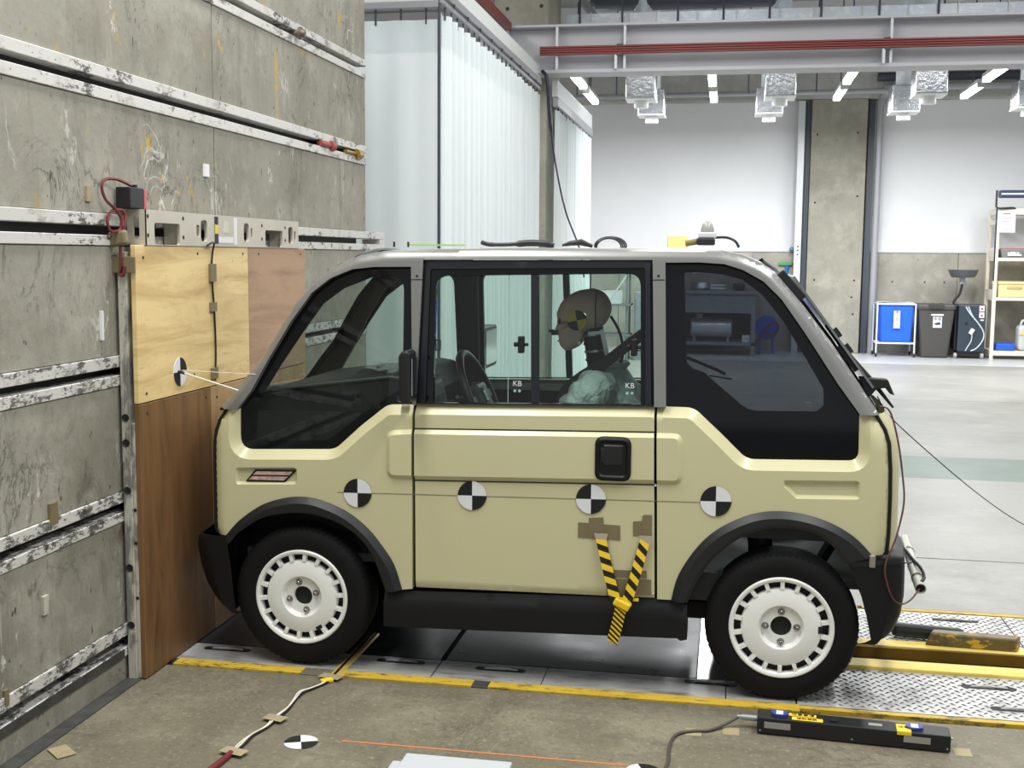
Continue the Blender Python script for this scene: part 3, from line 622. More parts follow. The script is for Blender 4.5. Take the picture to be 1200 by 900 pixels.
tag(mk('bent_wall_pipe', MB().tube(spline([(2.29, 19.3, 3.9), (2.29, 19.3, 4.02), (2.4, 19.25, 4.12), (2.7, 19.2, 4.15), (7, 19.2, 4.17)], 6), .06, 10), M_GPIPE, smooth=50), 'bent grey pipe running right from the column head', 'pipe')
tag(mk('dark_wall_pipe', MB().cyl((2.2, 19.3, 4.32), (7, 19.3, 4.32), .07, n=10), M_DKPIPE, smooth=50), 'dark horizontal pipe above the bent grey one', 'pipe')
# hanger rods under the ceiling behind the girder
for i, x in enumerate((-2.15, -1.98, -1.6, .2, .42, 1.1, 2.7)):
    tag(mk('ceiling_rod', MB().cyl((x, 16.6, 3.75), (x, 16.6, 5.6), .010, n=6), M_DKPIPE), ('first','second','third','fourth','fifth','sixth','seventh')[i]+' thin dark hanger rod from the curtain, behind the girder', 'rod', 'hanger rods behind the girder')
# ---------------- luminaires ----------------
M_TUBE = pm('lamp_tube', (1, .99, .96, 1), .4, emit=7)
M_LHOUS = pm('lamp_housing', srgb(190, 190, 188), .5)
names = ['first from the curtain', 'second from the curtain', 'third from the curtain, before the column', 'fourth from the curtain']
for k, x in enumerate((-1.86, -.255, 1.345, 2.945)):
    for j, (y0, y1) in enumerate(((15.25, 16.3), (13.9, 14.95))):
        z = 3.60 if j == 0 else 3.62
        t = top('ceiling_lamp', ('far' if j == 0 else 'near')+' fluorescent lamp of the hanging row '+names[k], 'lamp', (x, y0, z), 'hanging fluorescent lamps')
        mk('housing', MB().box(x-.05, x+.05, y0-.04, y1+.04, z+.045, z+.09), M_LHOUS, t, bevel=.004)
        for s in (-.028, .028): mk('tube', MB().cyl((x+s, y0, z+.01), (x+s, y1, z+.01), .016, n=8), M_TUBE, t, smooth=50)
        mk('end_cap', MB().box(x-.05, x+.05, y0-.03, y0-.001, z-.01, z+.045), M_LHOUS, t); mk('end_cap', MB().box(x-.05, x+.05, y1+.001, y1+.03, z-.01, z+.045), M_LHOUS, t)
        mk('suspension', MB().cyl((x, (y0+y1)/2, z+.09), (x, (y0+y1)/2, 5.6), .008, n=6), M_DKPIPE, t)
# foil wrapped air outlets
M_FOIL = pm('foil_wrap', srgb(200, 204, 208), .22, .85, bump=1, bscale=22); M_OUT = pm('outlet_white', srgb(226, 228, 228), .4, .1)
def outlet(x, y, z, label):
    t = top('air_outlet', label, 'air outlet', (x, y, z), 'foil wrapped air outlets'); 
    mk('foil_box', MB().box(x-.17, x+.17, y-.2, y+.2, z+.1, z+.42), M_FOIL, t, bevel=.012)
    mk('rim', MB().box(x-.175, x+.175, y-.205, y+.205, z+.085, z+.1), M_OUT, t); mk('nozzle', MB().lathe((x, y, z), (0, 0, 1), [(0, 0), (0, .075), (.012, .085), (.085, .085), (.085, 0)], 16), M_OUT, t, smooth=40)
    cx = MB()
    for a in (45, 135): cx.bar((x-.13*cos(radians(a)), y-.203, z+.26-.12*sin(radians(a))), (x+.13*cos(radians(a)), y-.203, z+.26+.12*sin(radians(a))), .012, .008)
    mk('stiffening_cross', cx, M_FOIL, t); mk('neck', MB().cyl((x, y, z+.42), (x, y, z+1.9), .11, n=12), M_GALV, t, smooth=40)
LBL = ('left group', 'middle group, before the column', 'right group')
for k, (xa, xb) in enumerate(((-1.07, -1.05), (.53, .46), (2.18, 2.13))):
    outlet(xa, 14.2, 3.27, 'nearer foil-wrapped air outlet of the '+LBL[k]+' under the girder'); outlet(xb, 15.8, 3.27, 'farther foil-wrapped air outlet of the '+LBL[k]+' under the girder')
outlet(3.62, 15.8, 3.3, 'foil-wrapped air outlet cut by the right picture edge')
# ---------------- curtains ----------------
m = bpy.data.materials.new('white_curtain'); m.use_nodes = True; N = m.node_tree.nodes; L = m.node_tree.links; N.remove(N['Principled BSDF'])
df = N.new('ShaderNodeBsdfDiffuse'); df.inputs[0].default_value = srgb(240, 246, 247); tl = N.new('ShaderNodeBsdfTranslucent'); tl.inputs[0].default_value = srgb(230, 238, 240)
mx = N.new('ShaderNodeMixShader'); mx.inputs[0].default_value = .3; L.new(df.outputs[0], mx.inputs[1]); L.new(tl.outputs[0], mx.inputs[2]); L.new(mx.outputs[0], N['Material Output'].inputs[0]); M_CURT = m
def curtain(p, q, z0, z1, folds, amp, label, rings=0):
    t = top('curtain', label, 'curtain', (p[0], p[1], z0)); p = Vector((p[0], p[1], 0)); q = Vector((q[0], q[1], 0)); d = q-p; nrm = Vector((-d.y, d.x, 0)).normalized(); n = int(folds*10); rows = []
    ph = [random.uniform(-.6, .6) for _ in range(int(folds)+2)]; am = [random.uniform(.5, 1.2) for _ in range(int(folds)+2)]
    for zz in (0, .25, .5, .75, .93, 1):
        row = []
        for i in range(n+1):
            u = i/n; f = u*folds; k = int(f); a = am[k]*(1-(f-k))+am[k+1]*(f-k); w = sin(2*pi*f+ph[k]*.5)*amp*a*(1-.25*zz)
            row.append(p+d*u+nrm*w+Vector((0, 0, z0+(z1-z0)*zz)))
        rows.append(row)
    mk('cloth', MB().grid(rows), M_CURT, t, smooth=180)
    mk('header_band', MB().grid([[v+nrm*.003 for v in rows[-2]], [v+nrm*.003+Vector((0, 0, 0)) for v in rows[-1]]]), M_CURT, t, smooth=180)
    for i in range(rings):
        c = p+d*((i+.5)/rings)+Vector((0, 0, z1)); mk('hook', MB().tube([c+Vector((0, 0, -.03)), c+Vector((0, 0, .03)), c+Vector((0, 0, .075))], .008, 6), M_DKPIPE, t)
    return t
curtain((-2.9, 8.02), (-2.0, 8.02), .04, 3.13, 4, .018, 'flat white curtain facing the camera right of the barrier', 5)
curtain((-1.99, 8.06), (-1.99, 12.25), .04, 3.18, 21, .055, 'long pleated white curtain running back from the corner post', 22)
curtain((-1.84, 12.5), (-1.84, 15.6), .04, 3.06, 18, .04, 'second pleated white curtain behind the concrete column', 10)
tag(mk('curtain_post', MB().cyl((-1.995, 8.01, 0), (-1.995, 8.01, 3.3), .011, n=10), M_DKPIPE, smooth=40), 'slim dark corner post between the two white curtains', 'post')
cb = top('curtain_rail', 'grey curtain rail with white fascia above the long pleated curtain', 'rail', (-1.99, 10, 3.2))
mk('fascia', MB().box(-2.03, -1.97, 8.0, 12.28, 3.345, 3.47), M_OUT, cb, bevel=.004); mk('track', MB().box(-2.02, -1.96, 8.0, 12.28, 3.285, 3.343), M_GPIPE, cb, bevel=.004); mk('lower_track', MB().box(-2.01, -1.97, 8.0, 12.28, 3.235, 3.265), M_GPIPE, cb, bevel=.004)
for i in range(9): mk('rail_clip', MB().box(-1.968, -1.955, 8.3+i*.45, 8.33+i*.45, 3.262, 3.288), M_DKPIPE, cb)
cb = top('curtain_rail', 'grey curtain rail across the top of the flat white curtain', 'rail', (-2.4, 8, 3.2)); mk('track', MB().box(-3.0, -2.0, 7.98, 8.05, 3.205, 3.25), M_GPIPE, cb, bevel=.004); mk('fascia', MB().box(-3.0, -2.0, 7.99, 8.04, 3.251, 3.45), M_OUT, cb, bevel=.004)
cb = top('curtain_rail', 'curtain rail with white fascia above the second pleated curtain', 'rail', (-1.84, 14, 3.1)); mk('fascia', MB().box(-1.88, -1.82, 12.46, 15.62, 3.19, 3.36), M_OUT, cb, bevel=.004); mk('track', MB().box(-1.87, -1.81, 12.46, 15.62, 3.09, 3.185), M_GPIPE, cb, bevel=.004)
tag(mk('red_crane_rail', MB().box(-2.33, -2.24, 8.2, 12.05, 3.80, 3.88), M_RED, bevel=.006), 'dark red rail slanting away above the curtain fascia', 'rail')
tag(mk('hanging_cable', MB().tube(spline([(-1.93, 12.09, 3.40), (-1.88, 12.06, 3.34), (-1.86, 12.06, 3.2), (-1.84, 12.1, 2.9), (-1.80, 12.2, 2.5), (-1.7, 12.3, 2.0), (-1.55, 12.35, 1.6), (-1.5, 12.36, 1.3)], 6), [.02]*20+[.009]*23, 6), pm('cable_blueblack', srgb(34, 38, 58), .5), smooth=50), 'dark cable hanging down beside the concrete column', 'cable')
# =====================  THE CAR  =====================
YC = 4.49
def SY(x, z): return 4.01+max(0, z-.98)*.12
def side(x, z, d=0): return (x, SY(x, z)+d, z)
def off(e): return lambda x, z, d=0: (x, SY(x, z)+d+e, z)
M_BEIGE = pm('beige_paint', srgb(203, 198, 157), .38, spec=.5, coat=.25, noise=.015, nscale=1.5)
M_SILV = pm('satin_grey_frame', srgb(142, 142, 139), .33, .55, noise=.05, nscale=3)
M_ROOFM = pm('silver_roof', srgb(188, 188, 186), .34, .4)
M_TRIM = pm('black_trim', srgb(24, 25, 28), .42, noise=.08, nscale=9)
M_BUMP = pm('black_bumper', (.0035, .0037, .0042, 1), .5, spec=.35)
M_FRIT = pm('dark_glass_border', (.003, .004, .006, 1), .06, spec=.35)
M_FRAMEB = pm('black_window_frame', srgb(17, 21, 28), .4)
M_GLASSF = glass('front_quarter_glass', (.66, .74, .70, 1)); M_GLASSD = glass('door_glass', (.74, .85, .81, 1)); M_GLASSR = glass('privacy_glass', (.09, .096, .122, 1)); M_GLASSW = glass('windscreen_glass', (.85, .9, .88, 1))
M_INT = pm('interior_dark', srgb(26, 29, 31), .6); M_INT2 = pm('interior_grey', srgb(70, 76, 78), .5)
M_GAP = pm('gap_black', (.006, .006, .007, 1), .7)
car = top('microvan', 'small beige one-box van with black arches standing against the plywood', 'van', (-.65, YC, 0))
def mirror(o, parent=None):
    me = o.data.copy(); offy = WL[o.name].y
    for v in me.vertices: v.co.y = 2*YC-(v.co.y+offy)-offy
    bm = bmesh.new(); bm.from_mesh(me); bmesh.ops.reverse_faces(bm, faces=bm.faces); bm.to_mesh(me); bm.free()
    c = o.copy(); c.data = me; COL.objects.link(c); c.parent = parent or o.parent; WL[c.name] = WL[o.name]; return c
def pair(name, mb, mat, parent=car, **k):
    o = mk(name, mb, mat, parent, **k); f = mirror(o)
    if 'label' in f: del f['label']
    return o, f
PROFILE = [(-1.83, .971), (-1.797, 1.003), (-1.733, 1.086), (-1.679, 1.15), (-1.62, 1.248), (-1.553, 1.355), (-1.484, 1.432), (-1.415, 1.481), (-1.317, 1.525), (-1.218, 1.542), (-1.061, 1.548), (-.936, 1.55), (-.751, 1.553), (-.45, 1.555), (-.214, 1.557), (-.084, 1.556), (-.027, 1.552), (.045, 1.537), (.114, 1.509), (.157, 1.479), (.253, 1.369), (.357, 1.234), (.46, 1.084), (.511, 1.009)]
GLASS_F = [(-1.119, 1.482), (-1.097, 1.0), (-1.102, .992), (-1.18, .986), (-1.219, .970), (-1.296, .905), (-1.38, .832), (-1.42, .813), (-1.735, .801), (-1.760, .815), (-1.763, .84), (-1.760, .954), (-1.705, 1.024), (-1.647, 1.131), (-1.56, 1.278), (-1.482, 1.385), (-1.414, 1.438), (-1.334, 1.471), (-1.255, 1.48)]
CLEAR_F = [(-1.15, 1.448), (-1.143, 1.078), (-1.162, 1.039), (-1.296, .95), (-1.38, .882), (-1.43, .849), (-1.689, .839), (-1.718, .851), (-1.724, .895), (-1.717, .943), (-1.665, 1.025), (-1.606, 1.123), (-1.528, 1.24), (-1.451, 1.347), (-1.372, 1.405), (-1.264, 1.447)]
GLASS_R = [(-.21, 1.504), (-.194, 1.017), (-.121, 1.016), (-.077, .995), (-.009, .931), (.056, .867), (.099, .838), (.436, .846), (.452, .862), (.450, 1.007), (.368, 1.107), (.256, 1.275), (.177, 1.385), (.116, 1.444), (.047, 1.482), (-.014, 1.501), (-.1, 1.506)]
CLEAR_R = [(-.149, 1.474), (-.134, 1.189), (-.131, 1.166), (-.113, 1.146), (-.072, 1.134), (-.028, 1.096), (.054, 1.029), (.08, 1.013), (.111, 1.008), (.305, 1.012), (.329, 1.032), (.327, 1.089), (.266, 1.19), (.187, 1.316), (.117, 1.401), (.048, 1.452), (-.021, 1.47), (-.099, 1.476)]
REC = rpoly([(-1.192, .900), (-1.09, .908), (-.234, .9255), (-.137, .9265), (-.134, .747), (-.231, .747), (-1.09, .7255), (-1.193, .7245)], [.035, 0, 0, .035, .035, 0, 0, .035])
def strip_below(pts): return pts
# --- body side panels (near side built, far side mirrored) ---
ARCO_F = [(-1.134, .317), (-1.162, .404), (-1.201, .465), (-1.261, .536), (-1.342, .596), (-1.442, .634), (-1.514, .643), (-1.586, .634), (-1.669, .605), (-1.754, .546), (-1.812, .483)]
ARCO_R = [(-.164, .339), (-.14, .432), (-.079, .532), (-.009, .6), (.092, .653), (.182, .671), (.273, .665), (.364, .639), (.445, .593), (.505, .533)]
WINF_LOW = ropen([(-1.098, .993), (-1.195, .990), (-1.296, .909), (-1.395, .819), (-1.762, .805), (-1.760, .957)], [0, .07, .0, .07, .05, 0])
SEAM_F = [(-1.812, .957), (-1.843, .910), (-1.857, .872), (-1.864, .824), (-1.866, .75), (-1.866, .62), (-1.866, .50), (-1.858, .482)]
fender = [(-1.0965, .993), (-1.0965, .322)]+ARCO_F+SEAM_F[::-1]+WINF_LOW[::-1][:-1]
f_lamp = rpoly([(-1.771, .741), (-1.532, .751), (-1.532, .688), (-1.771, .677)], .014)
pair('front_quarter_panel', panel(fender, feats=[(REC, -.013, .016), (f_lamp, .012, .01)], chams=[(WINF_LOW, .034, .030)], rounds=[(SEAM_F, .05)], res=.014, thick=.03, f3=side), M_BEIGE, smooth=28)
door = [(-1.0865, .995), (-.2375, 1.0135), (-.2325, .768), (-.222, .341), (-1.0835, .3275), (-1.0855, .731)]
groove_shade1 = [(-1.09, .9085), (-.234, .926), (-.234, .930), (-1.09, .9125)]; groove_shade2 = [(-1.09, .7205), (-.231, .742), (-.231, .746), (-1.09, .7245)]
pair('side_door', panel(door, feats=[(REC, -.013, .016)], chams=[([(-1.0865, .995), (-.2375, 1.0135)], .034, .030), (door[3:5], .02, .008)], res=.014, thick=.03, f3=side), M_BEIGE, smooth=28)
for poly in (groove_shade1, groove_shade2): mk('groove_shade_line', panel(poly, res=.2, thick=.002, f3=off(-.0015)), M_GAP, car)  # flat black strips paint the shade lines along the raised door band
WINR_LOW = ropen([(-.2285, 1.0135), (-.103, 1.013), (-.011, .929), (.08, .841), (.449, .8505), (.446, 1.008)], [0, .07, 0, .07, .035, 0])
SEAM_R = [(.497, 1.007), (.53, .955), (.545, .91), (.553, .82), (.556, .72), (.556, .6), (.552, .535)]
rearq = WINR_LOW+SEAM_R+[(.512, .533)]+ARCO_R[::-1]+[(-.2125, .339)]
slot = rpoly([(.204, .779), (.454, .787), (.456, .723), (.247, .717), (.205, .757)], [.008, .014, .014, .006, .006])
pair('rear_quarter_panel', panel(rearq, feats=[(REC, -.013, .016), (slot, .014, .011)], chams=[(WINR_LOW, .034, .030)], rounds=[(SEAM_R, .06)], res=.014, thick=.03, f3=side), M_BEIGE, smooth=28)
# dark backing behind the panel gaps
pair('gap_backing', panel([(-1.12, .99), (-1.06, .99), (-1.06, .33), (-1.12, .33)], res=.3, thick=.01, f3=off(.028)), M_GAP); pair('gap_backing', panel([(-.26, 1.01), (-.19, 1.01), (-.19, .345), (-.26, .345)], res=.3, thick=.01, f3=off(.028)), M_GAP)
# --- grey upper frame ---
frame = PROFILE+[(.446, 1.009), (.371, 1.110), (.259, 1.278), (.180, 1.388), (.118, 1.448), (.048, 1.486), (-.014, 1.505), (-.1, 1.510), (-.2135, 1.508), (-.1975, 1.0145), (-.238, 1.0145), (-.2575, 1.518), (-1.072, 1.510), (-1.084, .995), (-1.0955, .995), (-1.116, 1.485), (-1.255, 1.483), (-1.335, 1.474), (-1.416, 1.441), (-1.485, 1.388), (-1.563, 1.280), (-1.65, 1.132), (-1.708, 1.025), (-1.7605, .957), (-1.812, .957)]
pair('window_frame', panel(frame, rounds=[(PROFILE, .035)], res=.011, thick=.03, f3=off(-.002)), M_SILV, smooth=30)
for (x0, z0, x1, z1) in ((-1.115, 1.438, -1.071, 1.4385), (-.258, 1.447, -.2145, 1.4475)): mk('pillar_joint', panel([(x0, z0), (x1, z1), (x1, z1+.003), (x0, z0+.003)], res=.1, thick=.001, f3=off(-.0032)), M_GAP, car)
for (x, z) in ((-1.093, 1.452), (-.236, 1.462)): mk('pillar_screw', MB().lathe((x, SY(x, z)-.002, z), (0, -1, 0), [(0, 0), (.002, .004), (0, .005)], 10), M_TRIM, car)
# --- side glazing ---
gf = rpoly(GLASS_F, [.012, .0]+[0]*17); cf = rpoly(CLEAR_F, [.05, .02]+[.0]*14)
pair('front_quarter_glass_border', panel(inset(gf, -.006), [cf], res=.03, thick=.004, f3=off(.033)), M_FRIT); pair('front_quarter_glass', panel(cf, res=.08, thick=0, f3=off(.0335)), M_GLASSF)
gr = rpoly(GLASS_R, [.006]+[0]*16); crr = rpoly(CLEAR_R, [.006]+[0]*17)
mk('rear_quarter_glass_border', panel(inset(gr, -.006), [crr], res=.03, thick=.004, f3=off(.033)), M_FRIT, car); mk('rear_quarter_glass', panel(crr, res=.08, thick=0, f3=off(.0335)), M_GLASSR, car)
mirror_only = mk('rear_quarter_glass', panel(gr, res=.08, thick=0, f3=lambda x, z, d: (x, 2*YC-SY(x, z)-.016, z)), M_GLASSD, car)
mk('glass_mark', panel(rrect(.268, 1.036, .292, 1.044, .004), res=.1, thick=.0005, f3=off(.0325)), M_INT2, car, label='small maker mark printed in the lower corner of the rear glass'); mk('glass_mark', panel(rrect(.272, 1.026, .29, 1.029, .001), res=.1, thick=.0005, f3=off(.0325)), M_INT2, car)
dwin = [(-1.069, 1.507), (-1.081, .998), (-.241, 1.016), (-.26, 1.515)]; dclr = rpoly([(-1.025, 1.453), (-1.023, 1.003), (-.285, 1.02), (-.298, 1.469)], [.045, 0, 0, .045]); dstep = rpoly([(-1.045, 1.478), (-1.050, 1.0), (-.268, 1.017), (-.282, 1.49)], .01)
pair('door_window_frame', panel(dwin, [dstep], chams=[(densify(dwin, 9), .008, .006)], res=.03, thick=.03, f3=off(.004)), M_FRAMEB, smooth=30); pair('door_window_seal', panel(dstep, [dclr], res=.03, thick=.02, f3=off(.012)), M_FRIT)
pair('window_divider', panel([(-.683, 1.464), (-.669, 1.012), (-.642, 1.012), (-.656, 1.465)], res=.2, thick=.02, f3=off(.012)), M_FRAMEB)
pn = pair('sliding_pane', panel([(-1.03, 1.455), (-1.03, 1.0), (-.65, 1.01), (-.66, 1.462)], res=.2, thick=0, f3=off(.024)), M_GLASSD); pair('fixed_pane', panel([(-.67, 1.462), (-.655, 1.01), (-.28, 1.018), (-.29, 1.47)], res=.2, thick=0, f3=off(.019)), M_GLASSD)
mk('pane_edge', panel([(-.7645, 1.458), (-.7545, 1.008), (-.7525, 1.008), (-.7625, 1.458)], res=.3, thick=.003, f3=off(.022)), pm('pane_edge', srgb(150, 180, 172), .2), car)
for (x, z) in ((-.712, 1.216), (-.315, 1.215)): mk('window_latch', MB().box(x-.010, x+.012, SY(0, z)+.006, SY(0, z)+.03, z-.03, z+.03).box(x-.026, x-.01, SY(0, z)+.012, SY(0, z)+.028, z-.008, z+.008).box(x+.012, x+.026, SY(0, z)+.012, SY(0, z)+.028, z-.006, z+.006), M_BLK, car, bevel=.004)
for (x, z) in ((-1.012, 1.208), (-.296, 1.222)):
    y = SY(0, z)+.016; mk('latch_catch', MB().bar((x-.008, y, z-.018), (x-.008, y, z+.018), .004).bar((x+.008, y, z-.018), (x+.008, y, z+.018), .004).bar((x-.008, y, z+.018), (x+.008, y, z+.018), .004).bar((x-.008, y, z-.018), (x+.008, y, z-.018), .004), M_BLK, car)
M_ETCH = pm('etched_white', srgb(205, 212, 214), .5)
for (x, z) in ((-.722, 1.078), (-.325, 1.082)):
    y = SY(0, z)+.0225 if x < -.6 else SY(0, z)+.018; text('KB', (x, y, z), .027, (1, 0, .02), (0, .12, 1), M_ETCH, car); text('● ●', (x, y, z-.026), .014, (1, 0, .02), (0, .12, 1), M_ETCH, car)
# --- roof, windscreen, hatch glass across the car ---
def across(idx, bulge, n=9, inset_y=.033, dz=0):
    rows = []
    for i in idx:
        x, z = PROFILE[i]; a = PROFILE[max(0, i-1)]; b = PROFILE[min(len(PROFILE)-1, i+1)]; nx, nz = -(b[1]-a[1]), (b[0]-a[0]); l = hypot(nx, nz); y0 = SY(x, z)+inset_y; row = []
        for k in range(n):
            u = k/(n-1); s = sin(pi*u)**.7 if 0 < u < 1 else 0; row.append((x+nx/l*(bulge*s+dz), y0+(2*YC-2*y0)*u, z+nz/l*(bulge*s+dz)))
        rows.append(row)
    return MB().grid(rows)
mk('windscreen', across(range(0, 9), .03), M_GLASSW, car, smooth=60); mk('roof_panel', across(range(8, 19), .004), M_ROOFM, car, smooth=60); mk('rear_window', across(range(18, 24), .02), M_GLASSR, car, smooth=60)
mk('windscreen_header', across(range(7, 9), .026, dz=-.004), M_FRIT, car); 
for s in (0, 1):
    rows = []
    for i in range(0, 9):
        x, z = PROFILE[i]; y0 = SY(x, z)+.03; row = [(x+.012, y0, z-.006), (x-.004, y0+.07, z-.0)]; rows.append([(p[0], p[1] if s == 0 else 2*YC-p[1], p[2]) for p in row])
    mk('windscreen_border', MB().grid(rows), M_FRIT, car)
# beige nose and tail faces
def face(levels, curve, n=8):
    rows = []
    for (z, xs) in levels:
        half = [(xs+dx, y) for dx, y in curve]; row = [(x, y, z) for x, y in half]+[(x, 2*YC-y, z) for x, y in half[::-1]]; rows.append(row)
    return MB().grid(rows)
nose = face([(.957, -1.812), (.91, -1.843), (.872, -1.857), (.824, -1.864), (.75, -1.866), (.62, -1.866), (.5, -1.866), (.48, -1.858)], [(.0, 4.062), (-.014, 4.072), (-.030, 4.10), (-.045, 4.15), (-.062, 4.25), (-.075, 4.40), (-.078, YC)])
mk('nose_panel', nose, M_BEIGE, car, smooth=50)
mk('cowl_panel', MB().grid([[(-1.83, 4.05, .972), (-1.90, YC, .985), (-1.83, 2*YC-4.05, .972)], [(-1.812, 4.055, .956), (-1.885, YC, .956), (-1.812, 2*YC-4.055, .956)]]), M_TRIM, car)
mk('cowl_cover', MB().box(-1.85, -1.76, 4.06, 2*YC-4.06, .945, .955), M_TRIM, car)
tail = face([(1.007, .497), (.955, .53), (.91, .545), (.82, .553), (.72, .556), (.6, .556), (.535, .552)], [(-.002, 4.072), (.015, 4.082), (.030, 4.10), (.042, 4.14), (.052, 4.22), (.062, 4.35), (.064, YC)])
mk('tail_panel', tail, M_BEIGE, car, smooth=50)
for sm, nm in ((SEAM_F, 'nose_seam'), (SEAM_R, 'tail_seam')):
    sg = -1 if sm is SEAM_F else 1; R = .05 if sg < 0 else .06
    pair(nm, MB().tube([(x+sg*.004, 4.01+R-.010, z) for x, z in sm], .0062, 8), M_GAP)
# --- wheel arches ---
ARCI_F = [(-1.192, .308), (-1.207, .351), (-1.241, .439), (-1.292, .505), (-1.362, .551), (-1.443, .578), (-1.515, .586), (-1.587, .579), (-1.67, .556), (-1.755, .501), (-1.797, .453)]
ARCI_R = [(-.107, .337), (-.076, .414), (-.018, .504), (.063, .573), (.143, .608), (.214, .617), (.305, .606), (.366, .567), (.418, .507)]
def sm2(pl, n=5): return [(p.x, p.y) for p in spline([(a, b, 0) for a, b in pl], n)]
for o_, i_, nm in ((ARCO_F, ARCI_F, 'front'), (ARCO_R, ARCI_R, 'rear')):
    O = sm2(o_); I = sm2(i_)
    pair('wheel_arch_trim', panel(O+I[::-1], chams=[(O, .022, .016), (I, .012, .008)], res=.012, thick=.05, f3=off(-.022)), M_TRIM, smooth=28)
    mb = MB().grid([[(x, 4.0, z) for x, z in I], [(x, 4.22, z) for x, z in I]]); pair('wheel_arch_liner', mb, M_BUMP, smooth=60) if nm == 'front' else pair('wheel_arch_liner', MB().grid([[(x, 4.0, z) for x, z in I], [(x, 4.07, z) for x, z in I]]), M_BUMP, smooth=60)
# --- bumpers ---
def bumper(levels, sg):
    rows = []
    for (z, xs, xe) in levels:
        half = [(xs, 3.998), ((xs+xe)/2, 3.998), (xe-sg*.06, 4.0), (xe-sg*.022, 4.015), (xe-sg*.006, 4.045), (xe, 4.10), (xe+sg*.02, 4.25), (xe+sg*.024, YC)]
        rows.append([(x, y, z) for x, y in half]+[(x, 2*YC-y, z) for x, y in half[:-1][::-1]])
    return MB().grid(rows)
mk('front_bumper', bumper([(.484, -1.80, -1.925), (.47, -1.80, -1.945), (.44, -1.802, -1.95), (.36, -1.79, -1.935), (.30, -1.785, -1.915), (.25, -1.78, -1.885), (.21, -1.775, -1.85), (.19, -1.77, -1.80)], -1), M_BUMP, car, smooth=50)
mk('rear_bumper', bumper([(.538, .50, .575), (.528, .43, .615), (.515, .424, .62), (.44, .452, .622), (.394, .472, .622), (.33, .49, .614), (.28, .502, .596), (.25, .508, .576), (.235, .512, .55), (.228, .518, .522)], 1), M_BUMP, car, smooth=50)
pair('bumper_crease', panel([(.43, .508), (.52, .522), (.615, .52), (.616, .517), (.52, .505), (.44, .495)], res=.1, thick=.002, f3=lambda x, z, d: (x, 3.997+d, z)), M_TRIM)
mk('corner_fitting', MB().box(.492, .512, 3.985, 4.0, .497, .54), pm('fitting_grey', srgb(150, 146, 136), .4, .4), car, bevel=.004)
# --- sill ---
sill = [(-1.203, .307), (-.169, .341), (-.109, .321), (-.106, .202), (-.13, .196), (-.14, .204), (-1.107, .178), (-1.203, .178)]
pair('sill', panel(sill, chams=[([(-1.203, .307), (-.169, .341), (-.109, .321)], .045, .02)], res=.025, thick=.12, f3=off(-.006)), M_BUMP, smooth=25)
# --- exterior fittings ---
hd = rrect(-.437, .754, -.312, .909, .03); 
h = mk('door_handle', panel(hd, feats=[(rrect(-.425, .768, -.324, .895, .022), .006, .006)], chams=[(densify(hd+[hd[0]], .2), .01, .006)], res=.012, thick=.02, f3=off(-.024)), M_BUMP, car, smooth=30); mk('handle_lever', panel(rrect(-.416, .80, -.332, .888, .012), chams=[(rrect(-.416, .80, -.332, .888, .012), .012, .008)], res=.012, thick=.01, f3=off(-.0215)), M_BLK, h, smooth=30)
lm = mk('side_marker_lamp', panel([(-1.735, .690), (-1.697, .734), (-1.535, .740), (-1.582, .692)], res=.1, thick=.01, f3=off(.006)), M_BUMP, car, bevel=.002)
M_LENS = pm('lamp_lens_pink', srgb(190, 160, 150), .2, noise=.35, nscale=60)
mk('lens_strip', panel([(-1.705, .716), (-1.69, .729), (-1.550, .733), (-1.562, .720)], res=.1, thick=.003, f3=off(.004)), M_LENS, lm); mk('lens_strip', panel([(-1.722, .697), (-1.708, .710), (-1.568, .714), (-1.585, .699)], res=.1, thick=.003, f3=off(.004)), M_LENS, lm)
# door mirrors (near one seen edge-on)
M_MIRR = pm('mirror_glass', (.9, .9, .9, 1), .03, 1)
def mirror_part(sg):
    f = lambda y: y if sg < 0 else 2*YC-y
    mr = sub('door_mirror', car); mb = MB(); prof = [(-1.118, 1.175), (-1.106, 1.196), (-1.082, 1.199), (-1.074, 1.185), (-1.070, 1.03), (-1.074, 1.015), (-1.10, 1.008), (-1.114, 1.022)]
    y0, y1 = (f(3.99), f(3.90)) if sg < 0 else (f(4.0), f(3.90))
    mb.prism(prof, lambda a, b: (a, y0, b), (0, y1-y0, 0)); mk('mirror_housing', mb, M_BLK, mr, bevel=.012)
    if sg > 0: mk('mirror_face', MB().box(-1.094, -1.0925, min(f(3.91), f(3.99)), max(f(3.91), f(3.99)), 1.02, 1.195), M_MIRR, mr)
    else: mk('mirror_face', MB().box(-1.070, -1.0685, 3.91, 3.98, 1.04, 1.17), M_MIRR, mr)
    mk('mirror_stalk', MB().bar((-1.13, f(3.985), 1.02), (-1.13, f(4.03), 1.01), .03, .02), M_BLK, mr)
mirror_part(-1)
# far mirror stands out further and shows its glass
fm = sub('door_mirror', car); FY = 2*YC-4.02
def vrect(y0, y1, z0, z1, r): return rrect(y0, z0, y1, z1, r)
mk('mirror_housing', MB().prism(vrect(FY+.03, FY+.30, 1.03, 1.215, .03), lambda a, b: (-1.095, a, b), (.06, 0, 0)), M_BLK, fm, bevel=.006); mk('mirror_face', MB().prism(vrect(FY+.045, FY+.282, 1.048, 1.197, .022), lambda a, b: (-1.0345, a, b), (.002, 0, 0)), pm('far_mirror_glass', (.85, .85, .85, 1), .12, 1), fm)
mk('mirror_stalk', MB().bar((-1.09, FY, 1.03), (-1.07, FY+.08, 1.06), .03, .02), M_BLK, fm)
